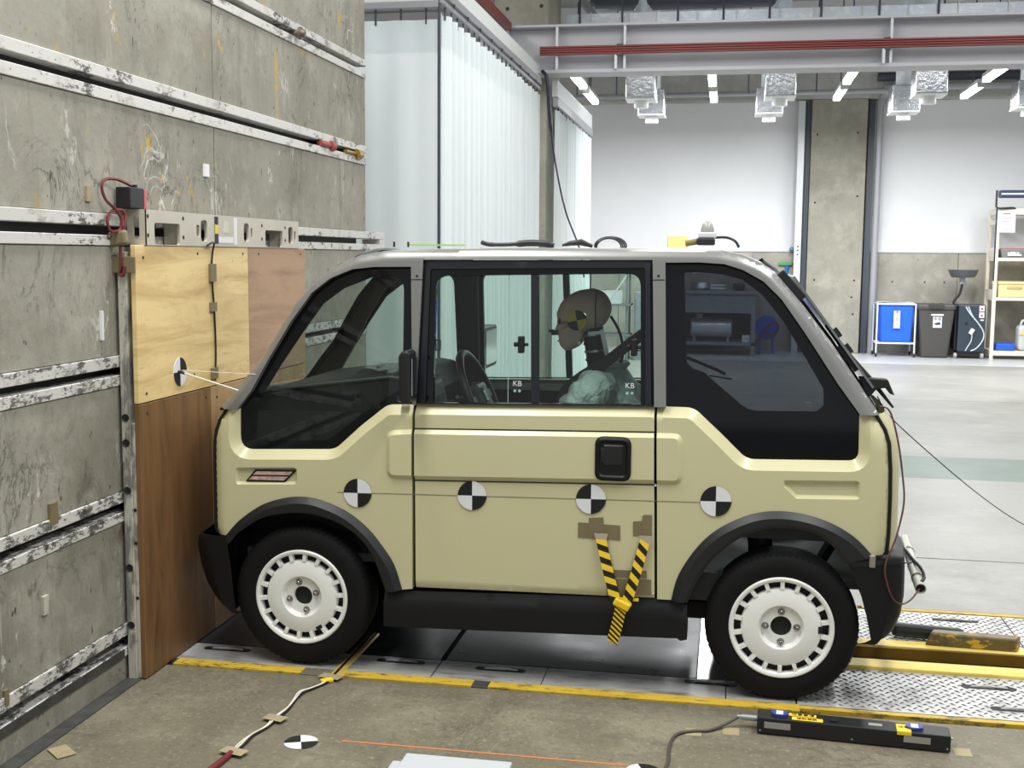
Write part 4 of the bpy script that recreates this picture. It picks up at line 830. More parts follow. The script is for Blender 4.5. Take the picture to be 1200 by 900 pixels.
# wiper on the rear side glass, rear wiper and hatch fittings
mk('wiper_arm', MB().tube([(-.133, SY(0, 1.18)+.05, 1.182), (-.03, SY(0, 1.14)+.05, 1.142), (.0, SY(0, 1.13)+.05, 1.128)], .006, 6).bar((-.055, SY(0, 1.12)+.03, 1.124), (.022, SY(0, 1.12)+.03, 1.114), .008, .006), M_BLK, car, label='thin black wiper arm behind the tinted rear side glass')
hb = MB(); 
def ptail(i, t, k=0): a, b = PROFILE[i], PROFILE[i+1]; return Vector((a[0]+(b[0]-a[0])*t, 0, a[1]+(b[1]-a[1])*t))
dn = Vector((.81, 0, .586))
def hpt(x, z, y, o): return Vector((x, y, z))+dn*o
mk('hatch_hinge_cover', MB().bar(hpt(.165, 1.472, 4.13, .006), hpt(.243, 1.38, 4.13, .010), .016, .04, up=dn), M_BLK, car, bevel=.004)
mk('hatch_glass', MB().obox(hpt(.34, 1.26, YC, .026), (.594, 0, -.804), (0, 1, 0), dn, .235, .34, .004), pm('hatch_glass_grey', srgb(120, 124, 124), .1, .3), car)
mk('rear_wiper', MB().tube([hpt(.32, 1.285, 4.2, .022), hpt(.40, 1.17, 4.2, .03), hpt(.47, 1.08, 4.2, .04), hpt(.535, .985, 4.2, .05)], [.006, .01, .009, .004], 8).bar(hpt(.37, 1.215, 4.19, .02), hpt(.43, 1.13, 4.19, .022), .03, .02, up=dn), M_BLK, car, smooth=50)
mk('wiper_pivot', MB().prism([(.455, 1.12), (.55, 1.115), (.575, 1.06), (.56, 1.065), (.545, 1.085), (.515, 1.08), (.49, 1.05), (.478, 1.06)], lambda a, b: (a, 4.17, b), (0, .05, 0)), M_BLK, car, bevel=.004)
for (x, z) in ((.355, 1.275), (.395, 1.22)): mk('hatch_buffer', MB().bar(hpt(x, z, 4.22, .016), hpt(x+.022, z-.03, 4.22, .016), .012, .02, up=dn), M_BLK, car, bevel=.002)
# --- targets, measuring line and tape on the body ---
for k, (x, z) in enumerate(((-1.3, .667), (-.875, .677), (-.45, .684), (-.02, .696))):
    checker('checker_sticker', (x, 4.0075, z), (1, 0, .02), (0, 0, 1), .0525, car, [M_CWHT, M_CBLK], 0)
mk('measuring_line', panel([(-1.379, .665), (.026, .6905), (.026, .6925), (-1.379, .667)], res=.2, thick=.0005, f3=off(-.0012)), pm('line_grey', srgb(120, 114, 92), .6), car, label='thin drawn line through the four checker stickers')
def patch(pts, e=-.002): return panel(pts, res=.2, thick=.001, f3=off(e))
mk('tape_patch', patch([(-.494, .599), (-.346, .594), (-.345, .542), (-.494, .544)]).add(*[(lambda m_: (m_.v, m_.f))(patch([(-.457, .616), (-.406, .621), (-.402, .551), (-.453, .543)], -.0032))][0]), M_TAPEK, car)
mk('tape_patch', patch([(-.302, .611), (-.24, .618), (-.24, .564), (-.301, .56)]), M_TAPEK, car); mk('tape_patch', patch([(-.27, .632), (-.262, .637), (-.237, .637), (-.236, .56), (-.27, .557)], -.0034), M_TAPEK, car)
mk('tape_patch', patch([(-.365, .435), (-.251, .438), (-.25, .412), (-.365, .409)]), M_TAPEK, car); mk('tape_patch', patch([(-.39, .403), (-.235, .408), (-.235, .352), (-.39, .343)], -.0034), M_TAPEK, car)
# --- underbody ---
und = MB().box(-1.15, -.15, 4.16, 2*YC-4.16, .2, .33).box(-1.9, -1.2, 4.3, 2*YC-4.3, .25, .45)
mk('underbody', und, M_GAP, car, bevel=.02)
mk('floor_pan', MB().box(-1.75, .50, 4.06, 2*YC-4.06, .40, .43).box(-1.15, .1, 4.06, 2*YC-4.06, .33, .40), M_INT, car)
ax = MB().cyl((.213, 4.2, .262), (.213, 2*YC-4.2, .262), .035, n=10).cyl((-1.522, 4.2, .264), (-1.522, 2*YC-4.2, .264), .03, n=10).bar((-.2, 4.33, .27), (.18, 4.33, .25), .05, .05).bar((-.2, 2*YC-4.33, .27), (.18, 2*YC-4.33, .25), .05, .05)
mk('axle', ax, M_GAP, car)
mk('tow_hook_mount', MB().box(-.16, .02, 4.2, 4.26, .22, .28), M_GAP, car)
sp = MB(); sp.cyl((.16, 4.24, .30), (.13, 4.26, .62), .045, n=10).box(-.02, .16, 4.15, 4.25, .56, .62).bar((.28, 4.2, .32), (.42, 4.28, .56), .03); mk('rear_suspension', sp, M_BUMP, car)
# --- wheels ---
M_TYRE = pm('tyre_rubber', (.003, .003, .0035, 1), .75, spec=.3, noise=.15, nscale=20); M_RIM = pm('white_wheel_paint', srgb(240, 241, 236), .35, noise=.02); M_NUT = pm('wheel_nut_chrome', srgb(150, 146, 142), .2, .9)
def wheel(cx, cz, yo, sg, rot, hole, label=None):
    """yo: outer sidewall y; sg: +1 when the axis towards the car middle is +y"""
    w = sub('wheel', car); A = (0, sg, 0); c = (cx, yo, cz)
    mk('tyre', MB().lathe(c, A, [(.012, .172), (.004, .178), (.0, .19), (-.002, .215), (.002, .236), (.012, .252), (.024, .2595), (.05, .2625), (.10, .2625), (.126, .2595), (.138, .25), (.15, .22), (.15, .172)], 64), M_TYRE, w, smooth=50)
    tr = MB()
    for k in range(72):
        t = 2*pi*k/72; C = Vector((cx+cos(t)*.2548, yo+sg*.02, cz+sin(t)*.257)); n = Vector((cos(t), -sg*.55, sin(t))).normalized(); tg = Vector((-sin(t), 0, cos(t))); tr.obox(C, tg, n.cross(tg), n, .0038, .011, .0022)
    mk('tread_blocks', tr, M_TYRE, w)
    mb = MB(); a = Vector((1, 0, 0)); b = Vector((0, 0, 1)); n = 18
    mb.lathe(c, A, [(.035, .036), (.020, .036), (.020, .066), (.017, .070), (.008, .073), (.004, .078), (.004, .128), (.007, .134), (.013, .137), (.03, .137)], 72)
    mb.lathe(c, A, [(.03, .1605), (.006, .1605), (.0, .163), (-.003, .168), (-.003, .174), (.001, .178), (.008, .1785), (.02, .176)], 72)
    for k in range(n):
        t = rot+2*pi*(k+.5)/n; d = a*cos(t)+b*sin(t); tg = -a*sin(t)+b*cos(t); mb.obox(Vector((cx, yo+sg*.012, cz))+d*.149, d, tg, A, .0135, .0068, .010)
    mk('rim', mb, M_RIM, w, smooth=35)
    mk('wheel_barrel', MB().lathe(c, A, [(.034, .165), (.036, .03), (.036, 0)], 36), M_GAP, w)
    t = rot+2*pi*hole/n; d = a*cos(t)+b*sin(t); mk('valve_weight', MB().obox(Vector((cx, yo+sg*.003, cz))+d*.131, d, -a*sin(t)+b*cos(t), A, .007, .012, .0012), M_GAP, w)
    for k in range(4):
        t = rot+pi/2*k; d = a*cos(t)+b*sin(t); mk('wheel_nut', MB().lathe(Vector((cx, yo+sg*.020, cz))+d*.0535, (0, -sg, 0), [(0, .0125), (.002, .0125), (.004, .009), (.014, .008), (.017, .005), (.0175, 0)], 12), M_NUT, w, smooth=40)
    return w
wheel(-1.522, .264, 4.012, 1, radians(15), 14.3); wheel(.213, .2625, 4.012, 1, radians(0), 0)
wheel(-1.522, .264, 2*YC-4.012, -1, radians(40), 3); wheel(.213, .2625, 2*YC-4.012, -1, radians(30), 5)
# --- cabin ---
mk('dashboard', MB().prism([(-1.78, .95), (-1.71, 1.015), (-1.66, 1.03), (-1.20, 1.088), (-1.14, 1.08), (-1.115, 1.0), (-1.16, .86), (-1.30, .62), (-1.75, .6)], lambda a, b: (a, 4.09, b), (0, 2*YC-8.18, 0)), M_INT, car, bevel=.015)
mk('dash_top_edge', MB().tube([(-1.66, 4.088, 1.026), (-1.2, 4.088, 1.084), (-1.14, 4.088, 1.076)], .006, 6), M_INT2, car)
mk('plastic_film', MB().grid([[(-1.36+.2*i/5+random.uniform(-.01, .01), 4.15+.1*j, 1.085+.02*random.random()) for i in range(6)] for j in range(6)]), glass('clear_film', (.9, .92, .92, 1)), car, label='crumpled clear plastic film lying on the dashboard')
ip = sub('instrument_pod', car); mk('pod_housing', MB().prism([(-1.20, 1.07), (-1.155, 1.078), (-1.10, 1.045), (-1.075, .945), (-1.09, .90), (-1.17, .90)], lambda a, b: (a, 4.26, b), (0, .22, 0)), M_INT2, ip, bevel=.012); mk('pod_screen', MB().obox((-1.094, 4.37, 1.0), (.33, 0, -.94), (0, 1, 0), (.94, 0, .33), .035, .085, .004), M_GAP, ip); mk('pod_side_slot', MB().obox((-1.125, 4.2575, 1.01), (.25, 0, -.97), (0, 1, 0), (.97, 0, .25), .028, .003, .009), M_GAP, ip)
stw = sub('steering_wheel', car); th = radians(24); cx, cz = -.94, .975; ux = Vector((-sin(th), 0, cos(th))); uy = Vector((0, 1, 0)); nn = Vector((cos(th), 0, sin(th))); C0 = Vector((cx, YC-.03, cz))
ring = [C0+ux*.185*sin(2*pi*k/40)+uy*.185*cos(2*pi*k/40) for k in range(41)]
mk('wheel_rim', MB().tube(ring, .0165, 10, cap=False), M_BLK, stw, smooth=60)
mk('wheel_hub', MB().obox(C0+nn*-.005, ux, uy, nn, .055, .075, .028), M_INT2, stw, bevel=.015); mk('wheel_spoke', MB().bar(C0+uy*.06, C0+uy*.18, .03, .014, up=nn).bar(C0-uy*.06, C0-uy*.18, .03, .014, up=nn).bar(C0-ux*.04, C0-ux*.18, .03, .014, up=uy), M_BLK, stw)
mk('hub_panel', MB().obox(C0-uy*.03+nn*.025, ux, uy, nn, .035, .02, .002), M_GAP, stw); bd = MB().prism(rrect(-.014, -.02, .014, .02, .006), lambda p, q: C0-uy*.03+nn*.0275+uy*p+ux*q, nn*.002); bd.obox(C0-uy*.03+nn*.0305, ux, uy, nn, .014, .004, .001); mk('hub_badge', bd, pm('badge_silver', srgb(190, 195, 198), .3, .6), stw)
mk('steering_column', MB().tube([C0-nn*.02, C0-nn*.2], .035, 10), M_INT, stw); mk('column_stalk', MB().tube([(-1.03, 4.40, .965), (-1.0, 4.30, .985), (-.985, 4.24, 1.0)], .008, 6), M_INT2, stw, smooth=50)
seat = sub('driver_seat', car)
mk('seat_back', MB().prism([(-.30, .55), (-.20, 1.0), (-.10, 1.02), (-.12, .52)], lambda a, b: (a, YC-.2, b), (0, .4, 0)), M_INT, seat, bevel=.04); mk('seat_cushion', MB().box(-.78, -.18, YC-.22, YC+.22, .43, .55), M_INT, seat, bevel=.04)
mk('inner_waist_rail', MB().box(-1.08, -.24, 2*YC-4.06, 2*YC-4.035, .955, .985), pm('waist_rail_grey', srgb(170, 178, 176), .4), car); mk('inner_door_card', MB().box(-1.08, -.24, 2*YC-4.055, 2*YC-4.035, .88, .95).box(-1.08, -.24, 2*YC-4.055, 2*YC-4.035, .42, .80), M_INT, car)
pair('inner_quarter_trim', panel([(-1.70, .95), (-1.11, .95), (-1.11, .45), (-1.3, .62), (-1.75, .62)], res=.2, thick=.004, f3=off(.06)), M_INT); pair('inner_quarter_trim', panel([(-.20, .84), (.42, .84), (.5, .56), (-.2, .56)], res=.2, thick=.004, f3=off(.06)), M_INT)
pair('inner_pillar_trim', panel([(-1.14, 1.5), (-1.12, .95), (-1.04, .95), (-1.04, 1.5)], res=.2, thick=.03, f3=off(.045)), M_INT); pair('inner_pillar_trim', panel([(-.28, 1.5), (-.26, .95), (-.21, .95), (-.22, 1.5)], res=.2, thick=.03, f3=off(.045)), M_INT)
fpil = PROFILE[0:10]+[(-1.235, 1.468), (-1.30, 1.462), (-1.365, 1.43), (-1.44, 1.375), (-1.515, 1.265), (-1.595, 1.125), (-1.655, 1.025), (-1.70, .95)]
mk('inner_windscreen_pillar', panel(inset(fpil, .006), res=.1, thick=.02, f3=lambda x, z, d: (x, 2*YC-SY(x, z)-.05-d, z)), M_INT, car)
mk('head_lining', across(range(8, 19), .003, dz=-.035), M_INT, car)
# --- tow tube and wire at the rear ---
tt = sub('tow_tube', car, 'pale steel tube sticking out behind the rear bumper'); P0, P1 = Vector((.712, 4.72, .43)), Vector((.695, 4.2, .377))
d = (P1-P0).normalized(); mk('tube_body', MB().lathe(P0, d, [(0, .0195), ((P1-P0).length, .0195), ((P1-P0).length, .0165), ((P1-P0).length-.05, .0165)], 20), pm('tube_pale', srgb(206, 206, 196), .35, .2), tt, smooth=40); mk('tube_bore', MB().lathe(P1-d*.012, d, [(0, .0168), (.001, 0)], 16), M_GAP, tt)
for s in (.14, .3, .42): mk('tube_clamp', MB().lathe(P0+d*s, d, [(0, .0196), (0, .0215), (.014, .0215), (.014, .0196)], 16), M_NUT, tt, smooth=40)
mk('tube_wire', MB().tube(spline([(.69, 4.55, .43), (.70, 4.42, .425), (.712, 4.32, .42), (.715, 4.26, .405), (.70, 4.22, .397)], 5), .006, 6), M_BLK, tt, smooth=50)
mk('rear_lead', MB().tube(spline([(.513, 4.06, 1.035), (.545, 4.055, 1.02), (.573, 4.05, .93), (.595, 4.045, .80), (.60, 4.03, .71), (.575, 4.0, .60), (.545, 3.985, .52), (.545, 3.98, .47), (.57, 3.985, .40), (.605, 4.02, .37), (.65, 4.11, .362), (.69, 4.2, .375)], 6), .0032, 6), pm('lead_brown', srgb(92, 52, 46), .5), car, smooth=60, label='thin brown lead hanging down the rear corner of the van')
# far side of the dark door gap: hinges seen as small bright screws
for z in (.742, .36): mk('gap_screw', MB().lathe((-.2275, 4.012, z), (0, -1, 0), [(0, 0), (.003, .004), (0, .005)], 8), M_CWHT, car)
# =====================  crash test dummy =====================
M_VINYL = pm('dummy_vinyl', srgb(218, 190, 178), .55, noise=.06, nscale=10)
t = NT('dummy_shirt', srgb(196, 208, 204), .85); f = t.noise(5, 3, .55, t.pos(scale=(1, 1, .8)), 1.8); t.over(srgb(150, 166, 162), t.ramp(t.noise(4, 4, .6, None, 1.), .5, .62, 0, .5)); t.bump(f, .8, .06); M_SHIRT = t.done()
M_BELT = pm('seat_belt', srgb(30, 32, 36), .7); M_RUBB = pm('neck_rubber', srgb(26, 26, 28), .6); M_ALUM = pm('neck_aluminium', srgb(175, 180, 182), .3, .8); M_MY = pm('marker_yellow', srgb(206, 190, 40), .5)
dm = top('crash_test_dummy', 'brown-headed crash test dummy in a pale grey shirt sitting inside the van', 'dummy', (-.45, YC, .55))
def skin(name, joints, bones, mat, parent, levels=2, root=0):
    me = bpy.data.meshes.new(name); off = WL[parent.name]; me.from_pydata([(Vector(j[0])-off) for j in joints], bones, []); o = bpy.data.objects.new(name, me); COL.objects.link(o); o.parent = parent; WL[o.name] = off
    o.modifiers.new('skin', 'SKIN'); 
    if not me.skin_vertices: 
        bm = bmesh.new(); bm.from_mesh(me); bm.verts.layers.skin.verify(); bm.to_mesh(me); bm.free()
    for i, j in enumerate(joints):
        r = j[1]; me.skin_vertices[0].data[i].radius = (r, r) if not isinstance(r, tuple) else r; me.skin_vertices[0].data[i].use_root = (i == root)
    s = o.modifiers.new('sub', 'SUBSURF'); s.levels = levels; s.render_levels = levels; me.materials.append(mat)
    if hasattr(o.modifiers['skin'], 'use_smooth_shade'): o.modifiers['skin'].use_smooth_shade = True
    return o
J = [((-.34, YC, .63), .12), ((-.37, YC, .80), .125), ((-.405, YC, .95), .13), ((-.43, YC, 1.055), .08), ((-.445, YC, 1.105), .055)]
B = [(0, 1), (1, 2), (2, 3), (3, 4)]
for s in (-1, 1):
    k = len(J); J += [((-.435, YC+s*.12, 1.055), .06), ((-.445, YC+s*.18, 1.02), .058), ((-.53, YC+s*.21, .90), .05), ((-.60, YC+s*.215, .80), .045), ((-.72, YC+s*.19, .74), .036), ((-.83, YC+s*.16, .72), .028), ((-.88, YC+s*.155, .715), .03)]
    B += [(3, k)]+[(k+i, k+i+1) for i in range(6)]
    k2 = len(J); J += [((-.36, YC+s*.09, .60), .09), ((-.60, YC+s*.12, .62), .075), ((-.80, YC+s*.13, .62), .06), ((-.98, YC+s*.13, .50), .05), ((-1.08, YC+s*.13, .46), .04)]
    B += [(0, k2)]+[(k2+i, k2+i+1) for i in range(4)]
    for f in range(4):
        q = len(J); J += [((-.915, YC+s*(.132+.015*f), .715), .0095), ((-.945, YC+s*(.132+.015*f), .708), .0085), ((-.965, YC+s*(.132+.015*f), .692), .0075)]; B += [(k+6, q), (q, q+1), (q+1, q+2)]
    q = len(J); J += [((-.895, YC+s*.12, .72), .010), ((-.92, YC+s*.105, .715), .008)]; B += [(k+6, q), (q, q+1)]
skin('body', J, B, M_SHIRT, dm)
# shirt: tucks and folds over chest and shoulder
rows = []
for k in range(15):
    u = k/14; row = []
    cz = .68+(1.082-.68)*u; cx = -.36-.085*u; rx = .148-.015*u if u < .6 else .139*sqrt(max(.02, 1-((u-.6)/.42)**2)); ry = .225 if u < .6 else .225*sqrt(max(.03, 1-((u-.6)/.44)**2))
    for j in range(37):
        t = 2*pi*j/36; w = 1+.03*sin(5*t+7*u)+.025*sin(9*t-13*u)+.02*sin(3*t+23*u); row.append((cx+cos(t)*rx*w, YC+sin(t)*ry*w, cz+.012*sin(4*t+9*u)))
    rows.append(row)
mk('shirt', MB().grid(rows), M_SHIRT, dm, smooth=120)
for s in (-1, 1):
    P = [Vector((-.45, YC+s*.15, 1.05)), Vector((-.485, YC+s*.205, 1.02)), Vector((-.545, YC+s*.228, .94)), Vector((-.60, YC+s*.232, .86)), Vector((-.63, YC+s*.235, .82))]
    SP = spline(P, 6); mk('sleeve', MB().tube(SP, [(.078+.006*sin(i*1.9)) if i > 3 else .055+.006*i for i in range(len(SP))], 18), M_SHIRT, dm, smooth=90)
mk('shirt_collar', MB().tube(spline([(-.53, YC-.05, 1.075), (-.49, YC-.085, 1.10), (-.42, YC-.09, 1.115), (-.38, YC-.05, 1.115), (-.375, YC, 1.118), (-.38, YC+.05, 1.115), (-.42, YC+.09, 1.115), (-.49, YC+.085, 1.10), (-.53, YC+.05, 1.075)], 4), .012, 8), M_SHIRT, dm, smooth=80)
# head
prof = [(-.510, 1.405), (-.57, 1.394), (-.622, 1.360), (-.647, 1.312), (-.645, 1.284), (-.648, 1.262), (-.655, 1.244), (-.643, 1.230), (-.638, 1.205), (-.634, 1.185), (-.611, 1.163), (-.583, 1.170), (-.548, 1.192), (-.543, 1.225), (-.522, 1.240), (-.472, 1.258), (-.446, 1.293), (-.436, 1.335), (-.450, 1.372), (-.476, 1.396)]
prof = [(p.x, p.z) for p in spline([(a, 0, b) for a, b in prof+[prof[0]]], 3)][:-1]
hc = Vector((-.54, 0, 1.30)); rows = []
for k in range(17):
    v = -1+2*k/16; s = max(.02, (1-abs(v)**2.3))**.5; rows.append([])
    for (x, z) in prof+[prof[0]]:
        fz = .078 if z > 1.26 else .078-.022*(1.26-z)/.1
        if x < -.646 and z < 1.265: fz *= .4
        rows[-1].append((hc.x+(x-hc.x)*s, YC+v*fz, hc.z+(z-hc.z)*s))
mk('head', MB().grid(rows), M_VINYL, dm, smooth=80)
mk('nose_sensor', MB().obox((-.652, YC, 1.232), (1, 0, .1), (0, 1, 0), (-.1, 0, 1), .016, .02, .009), M_RUBB, dm, bevel=.005); mk('face_switch', MB().box(-.678, -.658, YC-.01, YC+.01, 1.234, 1.244), M_RUBB, dm)
for s in (-1, 1): mk('eye_hollow', MB().lathe((-.632, YC+s*.045, 1.278), (-.8, s*.6, 0), [(0, .012), (.002, .006), (.002, 0)], 12), M_RUBB, dm); mk('ear_bolt', MB().lathe((-.55, YC+s*.0765, 1.20), (0, s, 0), [(0, .008), (.004, .007), (.004, 0)], 10), M_ALUM, dm)
mk('mouth_line', MB().box(-.643, -.637, YC-.022, YC+.022, 1.199, 1.202), M_RUBB, dm)
sk = [(x+.002*(1 if x > hc.x else -1), z) for x, z in prof]; sm_ = MB().tube([(-.49, YC-.0792*c_, 1.40-.15*t_) for t_, c_ in ((0, .35), (.12, .75), (.3, .96), (.6, 1.0), (.9, .85), (1, .7))], .0022, 5); mk('skull_seam', sm_, M_RUBB, dm)
checker('head_marker', (-.560, YC-.0795, 1.285), (1, 0, 0), (0, 0, 1), .0385, dm, [M_MY, M_CBLK], 1, rot=radians(12), label='yellow and black checker marker on the temple')
# neck of rubber and metal discs
A0, A1 = Vector((-.508, YC, 1.255)), Vector((-.485, YC, 1.10)); dN = (A1-A0)
for k in range(5):
    a = A0+dN*(k/5); b = A0+dN*((k+.72)/5); c = A0+dN*((k+1)/5); mk('neck_disc', MB().cyl(a, b, .040, n=20), M_RUBB, dm, smooth=40); mk('neck_plate', MB().cyl(b, c, .044, n=20), M_ALUM if k % 2 == 0 else M_RUBB, dm, smooth=40)
mk('neck_bracket', MB().bar((-.470, YC-.03, 1.25), (-.445, YC-.03, 1.14), .016, .012).bar((-.52, YC-.045, 1.235), (-.46, YC-.045, 1.24), .012), M_ALUM, dm)
mk('head_cable', MB().tube(spline([(-.44, YC, 1.30), (-.405, YC, 1.24), (-.39, YC, 1.17), (-.40, YC+.02, 1.12)], 5), .006, 6), M_RUBB, dm, smooth=50)
# belt: shoulder strap from the pillar over the neck to the chest
bl = top('seat_belt', 'wide black shoulder belt from the rear door pillar across the dummy', 'seat belt', (-.4, 4.4, 1.1))
def strap(pts, w, mat, name, parent):
    P = spline(pts, 6); rows = []
    for i, p in enumerate(P): rows.append([p+Vector((0, 0, w/2)), p-Vector((0, 0, w/2))])
    return mk(name, MB().grid(rows).grid([[a+Vector((0, -.003, 0)) for a in r] for r in rows]), mat, parent, smooth=60)
strap([(-.27, 4.30, 1.27), (-.36, 4.31, 1.20), (-.44, 4.33, 1.135), (-.49, 4.345, 1.105)], .052, M_BELT, 'belt_webbing', bl); strap([(-.49, 4.345, 1.105), (-.545, 4.33, 1.07), (-.60, 4.30, 1.02), (-.63, 4.34, .95)], .045, M_BELT, 'belt_webbing', bl)
mk('belt_anchor', MB().box(-.275, -.25, 4.27, 4.33, 1.23, 1.31), M_BLK, bl, bevel=.006)
# =====================  things on the roof =====================
def wire(name, pts, r, mat, label, cat='cable', group=None, n=6):
    return tag(mk(name, MB().tube(spline(pts, n), r, 8), mat, smooth=60), label, cat, group)
ZR = 1.568
bc = top('beacon_lamp', 'grey dome beacon lamp on a black base on the van roof', 'lamp', (-.07, 4.3, ZR))
mk('dome', MB().lathe((-.078, 4.3, ZR+.048), (0, 0, 1), [(0, .024), (.012, .0235), (.028, .019), (.036, .012), (.040, .007), (.042, 0)], 20), pm('beacon_dome', srgb(150, 150, 148), .3), bc, smooth=50); mk('bracket', MB().box(-.11, -.045, 4.27, 4.33, ZR+.028, ZR+.048), M_LPIPE, bc, bevel=.004); mk('base', MB().box(-.115, -.05, 4.26, 4.33, ZR+.002, ZR+.028), M_BLK, bc, bevel=.006); mk('connector', MB().cyl((-.155, 4.29, ZR+.008), (-.11, 4.29, ZR+.016), .011, n=10), pm('connector_olive', srgb(122, 108, 40), .4), bc, smooth=40)
mk('lead', MB().tube(spline([(-.05, 4.29, ZR+.03), (-.01, 4.28, ZR+.03), (.02, 4.28, ZR+.018), (.035, 4.28, ZR-.005)], 5), .005, 6), M_BLK, bc, smooth=50)
tag(mk('roof_cable_bundle', MB().tube(spline([(-.90, 4.26, ZR+.008), (-.87, 4.26, ZR), (-.80, 4.26, ZR), (-.72, 4.27, ZR+.006), (-.66, 4.27, ZR+.004), (-.63, 4.27, ZR-.003)], 6), [.008]*8+[.007]*7+[.012]*12+[.009]*4, 8), M_BLK, smooth=60), 'long flat black cable bundle lying on the van roof', 'cable')
tag(mk('roof_cable_stub', MB().tube([(-.60, 4.27, ZR-.002), (-.57, 4.27, ZR+.006), (-.53, 4.27, ZR+.010), (-.49, 4.28, ZR-.004)], [.004, .009, .012, .006], 8), M_BLK, smooth=60), 'short black cable end on the roof above the dummy', 'cable')
co = MB()
for k in range(4):
    co.tube([(-.43+.045*cos(t)*(1+.1*k), 4.28+.02*k, ZR-.008+.033*sin(t)+.002*k) for t in [pi*i/12 for i in range(-1, 14)]], .003, 6)
tag(mk('coiled_cable', co, M_BLK, smooth=60), 'small coil of thin black cable on the van roof', 'cable')
tag(mk('green_strip', MB().box(-1.19, -.98, 4.3, 4.36, ZR-.006, ZR-.0005), pm('green_tape', srgb(150, 190, 90), .5)), 'flat light green strip lying on the front of the roof', 'strip')
for x, nm_ in ((-1.245, 'foremost tiny black peg at the front roof edge'), (-1.19, 'tiny black peg beside the green strip on the roof')): tag(mk('roof_peg', MB().cyl((x, 4.3, ZR-.012), (x, 4.3, ZR+.008), .004, n=8), M_BLK), nm_, 'peg', 'roof pegs')
# hazard strap
hz = top('hazard_strap', 'yellow and black striped strap taped to the van door as a V', 'strap', (-.34, 4.0, .4)); M_HY = pm('hazard_yellow', srgb(238, 200, 40), .45)
ribbon('strap_arm', [(-.412, 3.998, .548), (-.385, 3.985, .44), (-.352, 3.975, .325)], .036, (1, 0, .25), [M_HY, M_CBLK], hz, 10); ribbon('strap_arm', [(-.258, 3.998, .548), (-.285, 3.985, .44), (-.318, 3.975, .322)], .036, (1, 0, -.2), [M_HY, M_CBLK], hz, 11)
ribbon('strap_tail', [(-.335, 3.974, .312), (-.35, 3.98, .24), (-.367, 3.985, .175)], .04, (1, 0, .1), [M_HY, M_CBLK], hz, 17); mk('strap_knot', MB().obox((-.333, 3.973, .322), (.9, 0, -.42), (0, 1, 0), (.42, 0, .9), .03, .008, .014), M_HY, hz, bevel=.006); mk('strap_cross', MB().box(-.34, -.275, 3.978, 3.982, .336, .346), M_HY, hz)
M_CLR = pm('packing_tape', srgb(178, 168, 148), .25)
for x in (-.414, -.256): mk('tape_tab', MB().prism([(x-.022, .565), (x+.026, .565), (x+.02, .535), (x-.012, .53)], lambda a, b: (a, 3.9965, b), (0, .003, 0)), M_CLR, hz)
wire('tow_wire', [(.536, 4.32, 1.039), (.62, 4.42, .93), (1.0, 4.9, .60), (1.34, 5.5, .342), (1.6, 5.9, .2)], .0022, M_BLK, 'thin dark wire stretched from the van rear out to the right')
# =====================  things on the floor =====================
sn = top('sensor_bar', 'long low black box with two grey windows lying beside the track', 'sensor bar', (.43, 3.76, 0))
ang = atan2(-.035, .58); cA, sA = cos(ang), sin(ang)
def L(a, b, c): return (.43+cA*a-sA*b, 3.765+sA*a+cA*b, c)
def lbox(a0, a1, b0, b1, c0, c1): return MB().add([L(a, b, c) for c in (c0, c1) for a, b in ((a0, b0), (a1, b0), (a1, b1), (a0, b1))], [(3, 2, 1, 0), (4, 5, 6, 7), (0, 1, 5, 4), (1, 2, 6, 5), (2, 3, 7, 6), (3, 0, 4, 7)])
mk('case', lbox(-.295, .295, -.068, .010, 0.004, .056), pm('sensor_case', srgb(20, 21, 23), .4), sn, bevel=.003)
M_WIN = pm('sensor_window', srgb(148, 146, 140), .35)
mk('window', lbox(-.272, -.19, -.0695, -.068, .024, .044), M_WIN, sn); mk('window', lbox(.155, .235, -.0695, -.068, .024, .044), M_WIN, sn)
M_BLUE = pm('blue_cap', srgb(44, 66, 150), .4)
for a in (-.225, .19):
    o = mk('blue_cap', MB().add([L(a+.027*cos(2*pi*k/16), -.025+.022*sin(2*pi*k/16), c) for c in (.056, .063) for k in range(16)], [tuple(range(15, -1, -1)), tuple(range(16, 32))]+[(k, (k+1) % 16, 16+(k+1) % 16, 16+k) for k in range(16)]), M_BLUE, sn); mk('white_sticker', lbox(a-.011, a+.011, -.040, -.010, .063, .0635), M_CWHT, o)
mk('yellow_sticker', lbox(-.196, -.11, -.026, -.004, .056, .0566), M_HY, sn); mk('yellow_sticker', lbox(-.186, -.09, -.058, -.032, .056, .0566), M_HY, sn); mk('yellow_sticker', lbox(.135, .178, -.066, -.006, .056, .0566).add(*[(lambda m_: (m_.v, m_.f))(lbox(.135, .178, -.0692, -.068, .046, .0562))][0]), M_HY, sn)
text('注意事項', L(-.152, -.015, .0568), .018, (cA, sA, 0), (-sA, cA, 0), M_CBLK, sn); text('接触厳禁', L(-.14, -.045, .0568), .016, (cA, sA, 0), (-sA, cA, 0), M_CBLK, sn); text('注意', L(.157, -.03, .0568), .017, (cA, sA, 0), (-sA, cA, 0), M_CBLK, sn)
mk('name_plate', lbox(.05, .092, -.04, -.02, .056, .0565), M_WIN, sn); mk('switch_block', lbox(-.07, -.045, -.045, -.02, .056, .06), M_BLK, sn)
for a in (-.285, -.0, .285): mk('case_screw', MB().lathe(L(a, -.0682, .015), (sA*0, -1, 0), [(0, .003), (.001, .003), (.001, 0)], 8), M_WIN, sn)
